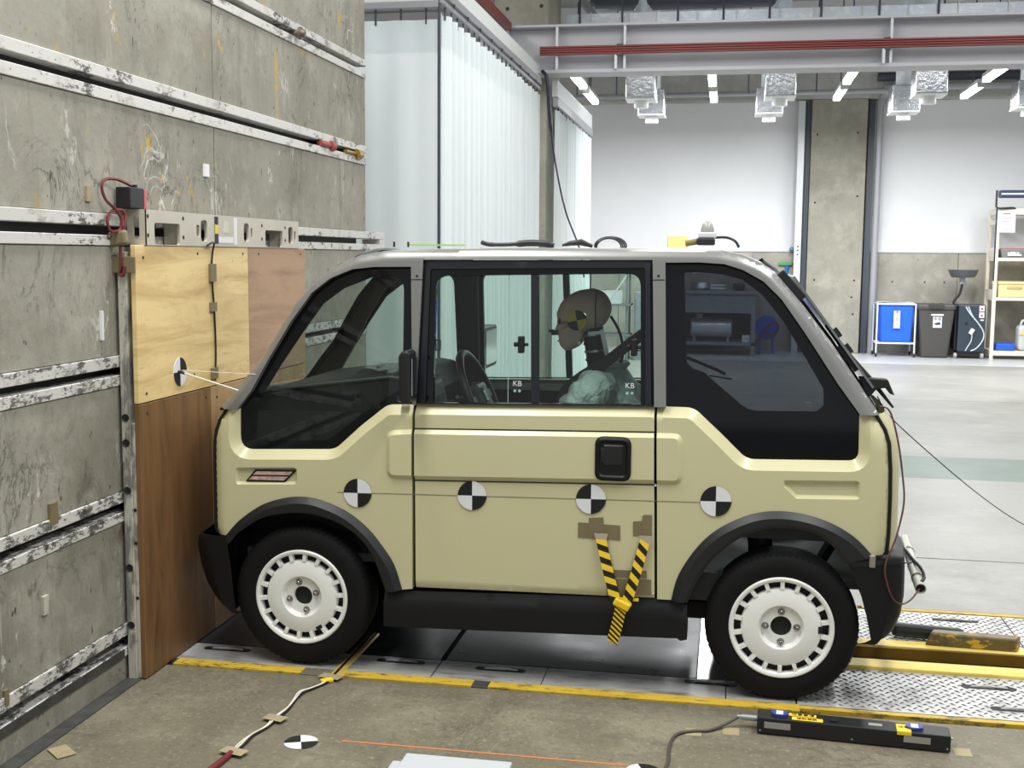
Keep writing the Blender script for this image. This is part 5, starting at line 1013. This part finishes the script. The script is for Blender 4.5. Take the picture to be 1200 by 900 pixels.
mk('side_knob', MB().cyl(L(.295, -.02, .03), L(.306, -.02, .03), .005, n=8), M_ALUM, sn); mk('plug', MB().cyl(L(-.345, -.02, .034), L(-.295, -.02, .034), .010, n=12).cyl(L(-.36, -.02, .034), L(-.345, -.02, .034), .007, n=10), M_ALUM, sn, smooth=40)
wire('sensor_cable', [(.075, 3.765, .034), (.03, 3.745, .012), (-.02, 3.70, .006), (-.07, 3.685, .006), (-.115, 3.655, .006), (-.135, 3.60, .006), (-.14, 3.52, .006), (-.138, 3.44, .006), (-.145, 3.38, .006), (-.15, 3.30, .006)], .0052, pm('cable_grey', srgb(78, 72, 66), .5), 'grey cable leading from the black sensor box towards the camera')
for (x, y, lb) in ((-.07, 3.69, 'masking tape over the bend of the grey sensor cable'), (.05, 3.72, 'masking tape under the plug of the sensor box'), (.76, 3.70, 'masking tape at the right end of the sensor box'), (.60, 3.88, 'small pale tape piece behind the sensor box')):
    tag(mk('floor_tape', MB().box(x-.026, x+.026, y-.03, y+.03, 0, .0009), M_TAPEB), lb, 'tape')
t = checker('floor_target', (-1.281, 3.36, .0002), (1, 0, 0), (0, 1, 0), .053, None, [M_CWHT, M_CBLK], 0, rot=radians(22)); tag(t, 'checker disc lying on the concrete left of the white board', 'target')
t = checker('floor_target', (-.208, 3.362, .0002), (1, 0, 0), (0, 1, 0), .053, None, [M_CBLK, M_CWHT], 0, rot=radians(22)); tag(t, 'checker disc cut off by the bottom picture edge', 'target')
wb = top('white_tray', 'white plastic board with a raised middle at the bottom edge', 'board', (-.75, 3.25, 0)); M_WP = pm('white_board', srgb(188, 193, 198), .4)
mk('base_sheet', MB().box(-.955, -.555, 3.05, 3.268, 0.001, .012), M_WP, wb, bevel=.004); mk('raised_plate', MB().box(-.918, -.592, 3.03, 3.288, .012, .03), M_WP, wb, bevel=.004)
# wires from the track towards the camera
lw = top('floor_leads', 'pair of white and black leads snaking over the concrete left of the checker disc', 'cable', (-1.4, 3.5, 0)); M_WW = pm('lead_white', srgb(222, 216, 200), .5)
PW = [(-1.37, 3.88, .006), (-1.385, 3.83, .006), (-1.40, 3.79, .006), (-1.425, 3.75, .006), (-1.425, 3.68, .006), (-1.415, 3.60, .006), (-1.425, 3.52, .006), (-1.43, 3.44, .006), (-1.445, 3.37, .006), (-1.452, 3.30, .006), (-1.455, 3.22, .006)]
for k, mm in ((-1, M_WW), (1, M_BLK), (0, M_WW)): mk('lead', MB().tube(spline([(x+k*.006+.004*sin(i*2.1+k), y, z+.002*(k == 0)) for i, (x, y, z) in enumerate(PW)], 5), .0032, 6), mm, lw, smooth=60)
mk('red_sleeve', MB().tube(spline([(-1.455, 3.225, .008), (-1.46, 3.15, .008), (-1.475, 3.05, .008)], 4), .010, 8), pm('sleeve_red', srgb(108, 36, 44), .5), lw, smooth=50); mk('yellow_plug', MB().obox((-1.375, 3.87, .008), (.8, .6, 0), (-.6, .8, 0), (0, 0, 1), .022, .013, .006), M_HY, lw, bevel=.003)
for (x, y, s, lb) in ((-1.372, 3.905, .05, 'masking tape over the leads beside the yellow line'), (-1.425, 3.505, .045, 'masking tape halfway along the white and black leads'), (-1.45, 3.235, .05, 'masking tape at the lower end of the leads')):
    tag(mk('floor_tape', MB().obox((x, y, .011), (.95, -.25, 0), (.25, .95, 0), (0, 0, 1), s*.85, .022, .0007), M_TAPEB), lb, 'tape')
tag(mk('floor_tape', MB().obox((-1.97, 3.14, .004), (.75, -.6, 0), (.6, .75, 0), (0, 0, 1), .045, .03, .0015), M_TAPEB), 'piece of masking tape on the floor at the barrier foot', 'tape')
cc = top('cable_cover', 'shiny yellowish strip covering the leads across the track beside the front wheel', 'cover', (-1.36, 4.0, 0)); mk('cover_strip', MB().prism([(-.022, 0), (.022, 0), (.016, .007), (-.016, .007)], lambda a, b: (-1.37+a, 3.90, b), (.005, .52, 0)), pm('cover_film', srgb(190, 164, 90), .2), cc, bevel=.002); mk('cover_ridge', MB().box(-1.374, -1.364, 3.90, 4.42, .0071, .009), M_BLK, cc)
# bar and block on the yellow rail
tag(mk('black_bar', MB().add([(.69, 4.80, .004), (.97, 4.765, .004), (.97, 4.825, .004), (.69, 4.86, .004), (.69, 4.80, .058), (.97, 4.765, .058), (.97, 4.825, .058), (.69, 4.86, .058)], [(3, 2, 1, 0), (4, 5, 6, 7), (0, 1, 5, 4), (1, 2, 6, 5), (2, 3, 7, 6), (3, 0, 4, 7)]), M_BLK, bevel=.02), 'black rounded bar lying behind the yellow rail', 'bar')
NB = NT('worn_brass_block', srgb(112, 98, 58), .4, .3); NB.over(srgb(210, 170, 50), NB.ramp(NB.noise(14, 4, .7, NB.pos(scale=(.7, 1, 2))), .57, .63)); NB.over(srgb(60, 56, 44), NB.ramp(NB.noise(7, 5, .7, NB.pos(off=(2, 5, 1))), .52, .66, 0, .8)); NB = NB.done()
tag(mk('rail_block', MB().add([(.80, 4.69, .017), (1.14, 4.672, .017), (1.165, 4.732, .017), (.83, 4.75, .017), (.825, 4.70, .066), (1.14, 4.677, .066), (1.165, 4.732, .066), (.84, 4.75, .066)], [(3, 2, 1, 0), (4, 5, 6, 7), (0, 1, 5, 4), (1, 2, 6, 5), (2, 3, 7, 6), (3, 0, 4, 7)]), NB, bevel=.006), 'worn yellow-spotted metal block standing on the yellow rail', 'block')
# =====================  along the far wall =====================
YF = 19.15
cart = top('laundry_cart', 'bright blue cloth bin hanging in a white wheeled frame by the far wall', 'cart', (2.57, YF, 0))
M_CLOTH = pm('blue_cloth', srgb(30, 98, 226), .75, noise=.06, nscale=6, bump=.5, bscale=10)
rows = []
for k in range(5):
    z = .235+.56*k/4; ins = .03*(1-k/4); P = rrect(2.33+ins, YF-.22+ins, 2.85-ins, YF+.22-ins, .05, 4); rows.append([(a, b, z) for a, b in P+[P[0]]])
mk('cloth_bag', MB().grid(rows), M_CLOTH, cart, smooth=60); mk('bag_bottom', MB().box(2.37, 2.81, YF-.18, YF+.18, .225, .236), M_CLOTH, cart)
M_WF = pm('cart_frame_white', srgb(216, 220, 222), .35, .2); fr = MB()
for x in (2.295, 2.865): 
    for y in (YF-.23, YF+.23): fr.cyl((x, y, .06), (x, y, .82), .014, n=8)
for y in (YF-.23, YF+.23): fr.cyl((2.295, y, .82), (2.865, y, .82), .014, n=8).cyl((2.295, y, .215), (2.865, y, .215), .014, n=8)
for x in (2.295, 2.865): fr.cyl((x, YF-.23, .82), (x, YF+.23, .82), .014, n=8).cyl((x, YF-.23, .215), (x, YF+.23, .215), .014, n=8)
mk('frame', fr, M_WF, cart)
for x in (2.295, 2.865):
    for y in (YF-.23, YF+.23): mk('caster', MB().lathe((x-.012, y, .032), (1, 0, 0), [(0, 0), (0, .032), (.024, .032), (.024, 0)], 12), M_BLK, cart, smooth=40)
bag_ = MB().grid([[(2.31+.55*i/9, YF-.24+.48*j/5, .825+.025*random.random()) for i in range(10)] for j in range(6)]); mk('plastic_liner', bag_, pm('liner_film', srgb(214, 226, 232), .3), cart, smooth=60)
mk('paper_label', MB().box(2.54, 2.635, YF-.245, YF-.236, .45, .72), M_CWHT, cart); 
for k, ch in enumerate('燃えるゴミ'): text(ch, (2.588, YF-.2465, .69-.052*k), .055, (1, 0, 0), (0, 0, 1), pm('label_ink', srgb(40, 36, 36), .6), cart)
bn = top('rubbish_bin', 'dark grey plastic bin with a hinged lid between blue cart and machine', 'bin', (3.18, YF, 0)); M_BIN = pm('bin_grey', srgb(72, 70, 68), .5)
rows = []
for k in range(4): u = k/3; P = rrect(2.97-.07*u, YF-.22-.04*u, 3.37+.07*u, YF+.22+.04*u, .05, 3); rows.append([(a, b, .02+.72*u) for a, b in P+[P[0]]])
mk('body', MB().grid(rows), M_BIN, bn, smooth=60); mk('base', MB().box(2.98, 3.36, YF-.2, YF+.2, .0, .03), M_BIN, bn); mk('lid', MB().box(2.885, 3.445, YF-.28, YF+.28, .74, .83), M_BIN, bn, bevel=.03); mk('lid_grip', MB().box(3.05, 3.27, YF-.3, YF-.2, .76, .84).box(3.09, 3.13, YF-.25, YF-.2, .835, .85).box(3.2, 3.24, YF-.25, YF-.2, .835, .85), pm('bin_grip', srgb(56, 55, 54), .5), bn, bevel=.01)
mk('label_strip', MB().box(3.09, 3.27, YF-.262, YF-.255, .655, .68), M_CWHT, bn); lb = mk('label_picture', MB().box(3.12, 3.25, YF-.262, YF-.25, .47, .64), M_CWHT, bn); mk('label_mark', MB().prism([(3.13, .53), (3.17, .51), (3.22, .515), (3.24, .54), (3.21, .555), (3.16, .545)], lambda a, b: (a, YF-.263, b), (0, .001, 0)), pm('mark_blue', srgb(40, 62, 90), .5), lb); text('家電', (3.185, YF-.263, .605), .06, (1, 0, 0), (0, 0, 1), pm('label_ink', srgb(40, 36, 36), .6), bn)
mc = top('oil_drainer', 'dark blue-grey wheeled machine with a drain pan on a stalk, beside the shelf', 'machine', (3.7, YF, 0)); M_MC = pm('machine_blue', srgb(48, 58, 70), .45)
mk('cabinet', MB().box(3.50, 3.90, YF-.2, YF+.2, .10, .83), M_MC, mc, bevel=.02); mk('cabinet_side', MB().box(3.455, 3.499, YF-.16, YF+.18, .12, .82), M_BLK, mc, bevel=.03); mk('plinth', MB().box(3.52, 3.88, YF-.18, YF+.18, .03, .10), M_BLK, mc)
for x in (3.47, 3.86): mk('caster', MB().lathe((x-.02, YF-.22, .045), (1, 0, 0), [(0, 0), (0, .045), (.04, .045), (.04, 0)], 12), M_GPIPE, mc, smooth=40)
mk('stalk', MB().tube(spline([(3.46, YF, .6), (3.46, YF+.02, .86), (3.54, YF+.03, .98), (3.57, YF+.03, 1.12), (3.57, YF+.03, 1.2)], 5), .018, 8), M_BLK, mc, smooth=50); mk('stalk_head', MB().cyl((3.57, YF+.03, 1.14), (3.57, YF+.03, 1.24), .045, n=10), M_GPIPE, mc)
mk('drain_pan', MB().lathe((3.58, YF+.03, 1.24), (0, 0, 1), [(0, 0), (0, .16), (.03, .19), (.10, .215), (.11, .225), (.12, .225), (.12, .2), (.04, .16), (.03, 0)], 20), pm('pan_grey', srgb(88, 90, 94), .5), mc, smooth=40)
mk('white_hose', MB().tube(spline([(3.60, YF-.21, .80), (3.66, YF-.215, .70), (3.78, YF-.215, .56), (3.87, YF-.215, .42), (3.87, YF-.215, .30), (3.79, YF-.215, .17), (3.70, YF-.215, .12)], 6), .011, 8).tube(spline([(3.64, YF-.21, .80), (3.68, YF-.215, .70), (3.74, YF-.215, .60)], 5), .010, 8), pm('hose_pale', srgb(190, 202, 206), .4), mc, smooth=60)
mk('spray_nozzle', MB().obox((3.70, YF-.215, .42), (.5, 0, .86), (0, 1, 0), (.86, 0, -.5), .045, .02, .028), M_CWHT, mc, bevel=.006); mk('nozzle_hose', MB().tube(spline([(3.705, YF-.215, .375), (3.70, YF-.215, .28), (3.65, YF-.215, .18), (3.62, YF-.215, .12)], 5), .009, 8), pm('hose_pale', srgb(190, 202, 206), .4), mc, smooth=60)
for z in (.73, .63): st = mk('warning_sticker', MB().box(3.80, 3.875, YF-.2025, YF-.2, z, z+.085), M_CWHT, mc); mk('sticker_mark', MB().box(3.822, 3.852, YF-.2035, YF-.2025, z+.02, z+.05), pm('mark_red', srgb(180, 60, 70), .5), st)
mk('sticker_strip', MB().box(3.82, 3.87, YF-.2025, YF-.2, .585, .605), M_CWHT, mc); mk('round_knob', MB().cyl((3.62, YF-.21, .54), (3.62, YF-.2, .54), .02, n=10), M_BLK, mc)
sh = top('storage_shelf', 'cream steel storage shelf cut by the right picture edge', 'shelf', (4.6, 19.2, 0)); M_CREAM = pm('shelf_cream', srgb(226, 218, 200), .5)
for x in (4.0, 5.4):
    for y in (18.95, 19.5): mk('post', MB().box(x-.025, x+.025, y-.02, y+.02, 0, 2.3), M_CREAM, sh)
for z, h in ((.06, .07), (.90, .05), (1.50, .05), (2.20, .09)): mk('shelf_board', MB().box(3.99, 5.42, 18.94, 19.52, z, z+h), M_CREAM, sh)
for x in (4.0,): mk('side_bar', MB().box(x-.015, x+.015, 18.95, 19.5, .94, 1.06).box(x-.015, x+.015, 18.95, 19.5, 1.55, 1.70).box(x-.015, x+.015, 18.95, 19.5, 2.05, 2.12), M_CREAM, sh)
nt_ = top('paper_notice', 'white paper notice hanging on the front post of the shelf', 'notice', (4.12, 18.9, 1.9)); mk('sheet', MB().box(4.01, 4.245, 18.925, 18.929, 1.93, 2.26), M_CWHT, nt_); mk('heading', MB().box(4.06, 4.17, 18.924, 18.925, 2.205, 2.22), pm('mark_red', srgb(180, 60, 70), .5), nt_)
for z in (2.14, 2.09, 2.02, 1.98): mk('text_line', MB().box(4.05, 4.19, 18.924, 18.925, z, z+.010), pm('text_grey', srgb(150, 152, 160), .6), nt_)
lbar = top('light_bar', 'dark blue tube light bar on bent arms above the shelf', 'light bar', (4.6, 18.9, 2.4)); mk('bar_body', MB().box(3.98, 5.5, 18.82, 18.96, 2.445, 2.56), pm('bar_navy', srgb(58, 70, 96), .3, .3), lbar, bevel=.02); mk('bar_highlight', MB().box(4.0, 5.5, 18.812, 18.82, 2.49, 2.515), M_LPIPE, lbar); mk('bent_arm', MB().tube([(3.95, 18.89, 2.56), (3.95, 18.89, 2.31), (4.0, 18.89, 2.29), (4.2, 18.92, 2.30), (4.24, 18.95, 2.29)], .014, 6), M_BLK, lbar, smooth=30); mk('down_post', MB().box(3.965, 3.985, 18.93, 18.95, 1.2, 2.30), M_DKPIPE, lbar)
tr_ = top('grey_tray', 'grey plastic tray with a white name label on the upper shelf', 'tray', (4.25, 19.1, 1.55)); M_TRAY = pm('tray_grey', srgb(128, 128, 126), .5)
mk('tray_body', MB().add([(4.09, 18.97, 1.552), (4.43, 18.97, 1.552), (4.43, 19.4, 1.552), (4.09, 19.4, 1.552), (4.06, 18.95, 1.68), (4.47, 18.95, 1.68), (4.47, 19.42, 1.68), (4.06, 19.42, 1.68)], [(3, 2, 1, 0), (0, 1, 5, 4), (1, 2, 6, 5), (2, 3, 7, 6), (3, 0, 4, 7), (4, 5, 6, 7)]), M_TRAY, tr_, bevel=.008); mk('tray_label', MB().obox((4.265, 18.957, 1.615), (1, 0, 0), (0, .987, -.16), (0, .16, .987), .1, .004, .035), M_CWHT, tr_); text('コード類', (4.265, 18.949, 1.615), .055, (1, 0, 0), (0, -.16, .987), pm('label_ink', srgb(40, 36, 36), .6), tr_)
mk('red_rim', MB().box(4.05, 4.40, 18.96, 18.98, 1.681, 1.695), pm('rim_red', srgb(170, 90, 90), .5), tr_)
tag(mk('grey_basin', MB().box(4.50, 4.95, 18.97, 19.4, 1.552, 1.73), pm('basin_grey', srgb(150, 150, 148), .5), bevel=.03), 'taller grey basin right of the labelled tray on the shelf', 'basin')
M_CRATE = pm('crate_cream', srgb(224, 208, 152), .5)
for k, x in enumerate((4.06, 4.56)):
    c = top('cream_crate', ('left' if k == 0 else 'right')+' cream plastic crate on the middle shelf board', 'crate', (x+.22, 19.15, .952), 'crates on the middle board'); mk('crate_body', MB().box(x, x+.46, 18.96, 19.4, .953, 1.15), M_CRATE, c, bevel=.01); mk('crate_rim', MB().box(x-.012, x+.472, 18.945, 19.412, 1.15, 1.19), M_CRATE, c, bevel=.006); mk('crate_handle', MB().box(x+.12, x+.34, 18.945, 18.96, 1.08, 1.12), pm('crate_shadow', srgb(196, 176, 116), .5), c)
M_JUG = pm('jug_plastic', srgb(196, 198, 194), .4)
for k, x in enumerate((4.40, 4.70)):
    c = top('plastic_jug', ('whitish plastic jug with a yellow band on the bottom shelf' if k == 0 else 'whitish plastic jug at the right picture edge on the bottom shelf'), 'jug', (x+.12, 19.15, .13)); mk('jug_body', MB().box(x, x+.26, 19.02, 19.26, .131, .52), M_JUG, c, bevel=.05); mk('jug_handle', MB().tube(spline([(x+.05, 19.14, .50), (x+.07, 19.14, .58), (x+.14, 19.14, .595), (x+.21, 19.14, .58), (x+.23, 19.14, .50)], 4), .018, 8), M_JUG, c, smooth=50); mk('jug_band', MB().box(x+.01, x+.25, 19.012, 19.02, .37, .39), M_HY, c)
bt = top('blue_bottle', 'small bright blue bottle with a white cap before the jug', 'bottle', (4.56, 18.98, .13)); mk('bottle_body', MB().lathe((4.585, 18.962, .131), (0, 0, 1), [(0, 0), (0, .042), (.05, .04), (.09, .033), (.13, .042), (.17, .042), (.2, .02), (.21, 0)], 16), pm('bottle_blue', srgb(40, 160, 205), .3), bt, smooth=50); mk('cap', MB().cyl((4.585, 18.962, .335), (4.585, 18.962, .385), .015, n=10), M_CWHT, bt)
tag(mk('blue_case', MB().box(4.07, 4.35, 18.98, 19.3, .131, .24), pm('case_blue', srgb(36, 92, 200), .5), bevel=.015), 'flat blue case lying on the bottom shelf', 'case')
# brush on the dado, yellow notice on the wall
hb_ = top('wall_brush', 'green-headed brush with a blue handle hanging beside the white rail post', 'brush', (.93, 19.68, 1.4)); mk('brush_head', MB().box(.80, 1.02, 19.66, 19.715, 1.40, 1.45), pm('brush_green', srgb(80, 160, 90), .5), hb_, bevel=.006); mk('brush_handle', MB().cyl((.94, 19.68, 1.40), (.93, 19.68, 1.26), .03, n=10), pm('brush_blue', srgb(40, 110, 190), .5), hb_, smooth=40); mk('brush_grip', MB().cyl((.93, 19.68, 1.26), (.915, 19.68, 1.08), .014, n=8), M_OUT, hb_)
tag(mk('wall_valve', MB().lathe((1.0, 19.62, 1.66), (0, -1, 0), [(-.05, .03), (0, .04), (.04, .03), (.05, 0)], 12), pm('valve_blue', srgb(80, 120, 160), .4), smooth=40), 'small blue valve knob where the dado rail meets the white post', 'valve')
tag(mk('yellow_notice', MB().box(-1.0, -.68, 19.735, 19.755, 1.64, 1.86), pm('notice_yellow', srgb(236, 220, 140), .6), bevel=.003), 'pale yellow panel on the white wall behind the beacon lamp', 'notice')
# workbench with compressor seen through the tinted glass
wk = top('workbench', 'steel workbench with a lower board seen through the dark rear glass', 'workbench', (-.15, 18.9, 0)); M_BENCH = pm('bench_grey', srgb(130, 134, 140), .5)
for x in (-.80, .40):
    for y in (18.5, 19.3): mk('leg', MB().box(x-.03, x+.03, y-.03, y+.03, 0, .95), M_BENCH, wk)
mk('bench_top', MB().box(-.86, .46, 18.44, 19.36, .951, 1.0), M_BENCH, wk, bevel=.005); mk('drawer_panel', MB().box(-.77, .37, 18.47, 18.49, .66, .95), M_BENCH, wk); mk('lower_board', MB().box(-.83, .43, 18.47, 19.33, .16, .2), M_BENCH, wk); mk('back_panel', MB().box(-.83, .43, 19.3, 19.33, .2, .66), M_GAP, wk); mk('upper_board', MB().box(-.8, .4, 19.1, 19.3, 1.22, 1.25), M_BENCH, wk)
for x in (-.78, .38): mk('upright', MB().box(x-.02, x+.02, 19.25, 19.29, 1.0, 1.6), M_BENCH, wk)
cm = top('compressor_tank', 'horizontal grey cylinder tank standing on the lower workbench board', 'tank', (-.2, 18.8, .3)); mk('tank_body', MB().lathe((-.56, 18.75, .42), (1, 0, 0), [(0, 0), (0, .12), (.02, .15), (.62, .15), (.64, .12), (.64, 0)], 24), pm('tank_grey', srgb(205, 208, 210), .3, .3), cm, smooth=40); mk('tank_foot', MB().box(-.52, -.48, 18.65, 18.85, .2, .3).box(.0, .04, 18.65, 18.85, .2, .3), M_BENCH, cm); mk('tank_valve', MB().box(-.48, -.38, 18.7, 18.8, .56, .63), M_LPIPE, cm)
tag(mk('white_box', MB().box(.24, .36, 18.6, 18.75, .201, .31), M_CWHT, bevel=.004), 'small white box at the right end of the lower bench board', 'box')
tag(mk('metal_dish', MB().lathe((-.42, 18.75, 1.001), (0, 0, 1), [(0, 0), (0, .12), (.04, .15), (.12, .13), (.13, .05), (.13, 0)], 16), M_ALUM, smooth=40), 'round metal pot on the workbench top', 'pot'); tag(mk('metal_fitting', MB().tube([(-.26, 18.7, 1.03), (-.05, 18.7, 1.03), (-.05, 18.7, 1.08), (-.26, 18.7, 1.08), (-.26, 18.7, 1.03)], .02, 6), M_LPIPE), 'pale metal ring fitting on the workbench top', 'fitting')
tag(mk('spray_can', MB().cyl((-.55, 19.2, 1.2505), (-.55, 19.2, 1.45), .035, .015, n=10), M_LPIPE, smooth=40), 'pale tapered bottle on the upper bench board', 'bottle'); tag(mk('brown_jar', MB().cyl((-.13, 19.2, 1.2505), (-.13, 19.2, 1.4), .055, n=10), pm('jar_brown', srgb(150, 118, 80), .5), smooth=40), 'brown jar on the upper bench board', 'jar')
tag(mk('dark_motor', MB().box(.08, .26, 18.7, 18.9, 1.001, 1.12), M_BLK, bevel=.03), 'dark small motor on the workbench top right end', 'motor')
tag(mk('blue_hose_reel', MB().lathe((.62, 18.9, .42), (0, 1, 0), [(0, .0), (0, .19), (.03, .19), (.03, .1), (.15, .1), (.15, .19), (.18, .19), (.18, 0)], 20).box(.5, .54, 18.95, 19.05, 0, .42).box(.7, .74, 18.95, 19.05, 0, .42), pm('reel_blue', srgb(46, 88, 190), .45), smooth=40), 'blue hose reel on legs right of the workbench', 'reel')
wire('red_hose', [(.6, 18.85, .35), (.72, 18.8, .30), (.80, 18.8, .42), (.74, 18.8, .52), (.58, 18.8, .40), (.5, 18.8, .25), (.42, 18.7, .06)], .016, M_CORDR, 'dark red hose tangled on the blue reel', 'hose')
# equipment racks behind the far window of the van
M_RACK = pm('rack_grey', srgb(110, 116, 118), .45)
rk = top('equipment_rack', 'tall grey metal rack of thin posts seen behind the dummy through the far window', 'rack', (-1.7, 17.5, 0))
for x in (-2.05, -1.45):
    for y in (17.2, 17.7): mk('post', MB().box(x-.015, x+.015, y-.015, y+.015, 0, 1.55), M_RACK, rk)
for z in (.35, .8, 1.28): mk('rack_board', MB().box(-2.1, -1.4, 17.15, 17.75, z, z+.025), M_RACK, rk)
mk('brace', MB().bar((-2.05, 17.19, .36), (-1.45, 17.19, 1.26), .02), M_LPIPE, rk)
tag(mk('grey_cabinet', MB().box(-1.35, -.98, 17.3, 17.7, 0, 1.0).box(-1.33, -1.0, 17.29, 17.3, .1, .9), M_BENCH, bevel=.01), 'low grey cabinet right of the metal rack behind the dummy', 'cabinet')
tag(mk('white_carton', MB().box(-1.85, -1.55, 17.3, 17.6, .826, 1.02), M_CWHT, bevel=.004), 'white carton on the middle board of the metal rack', 'carton')
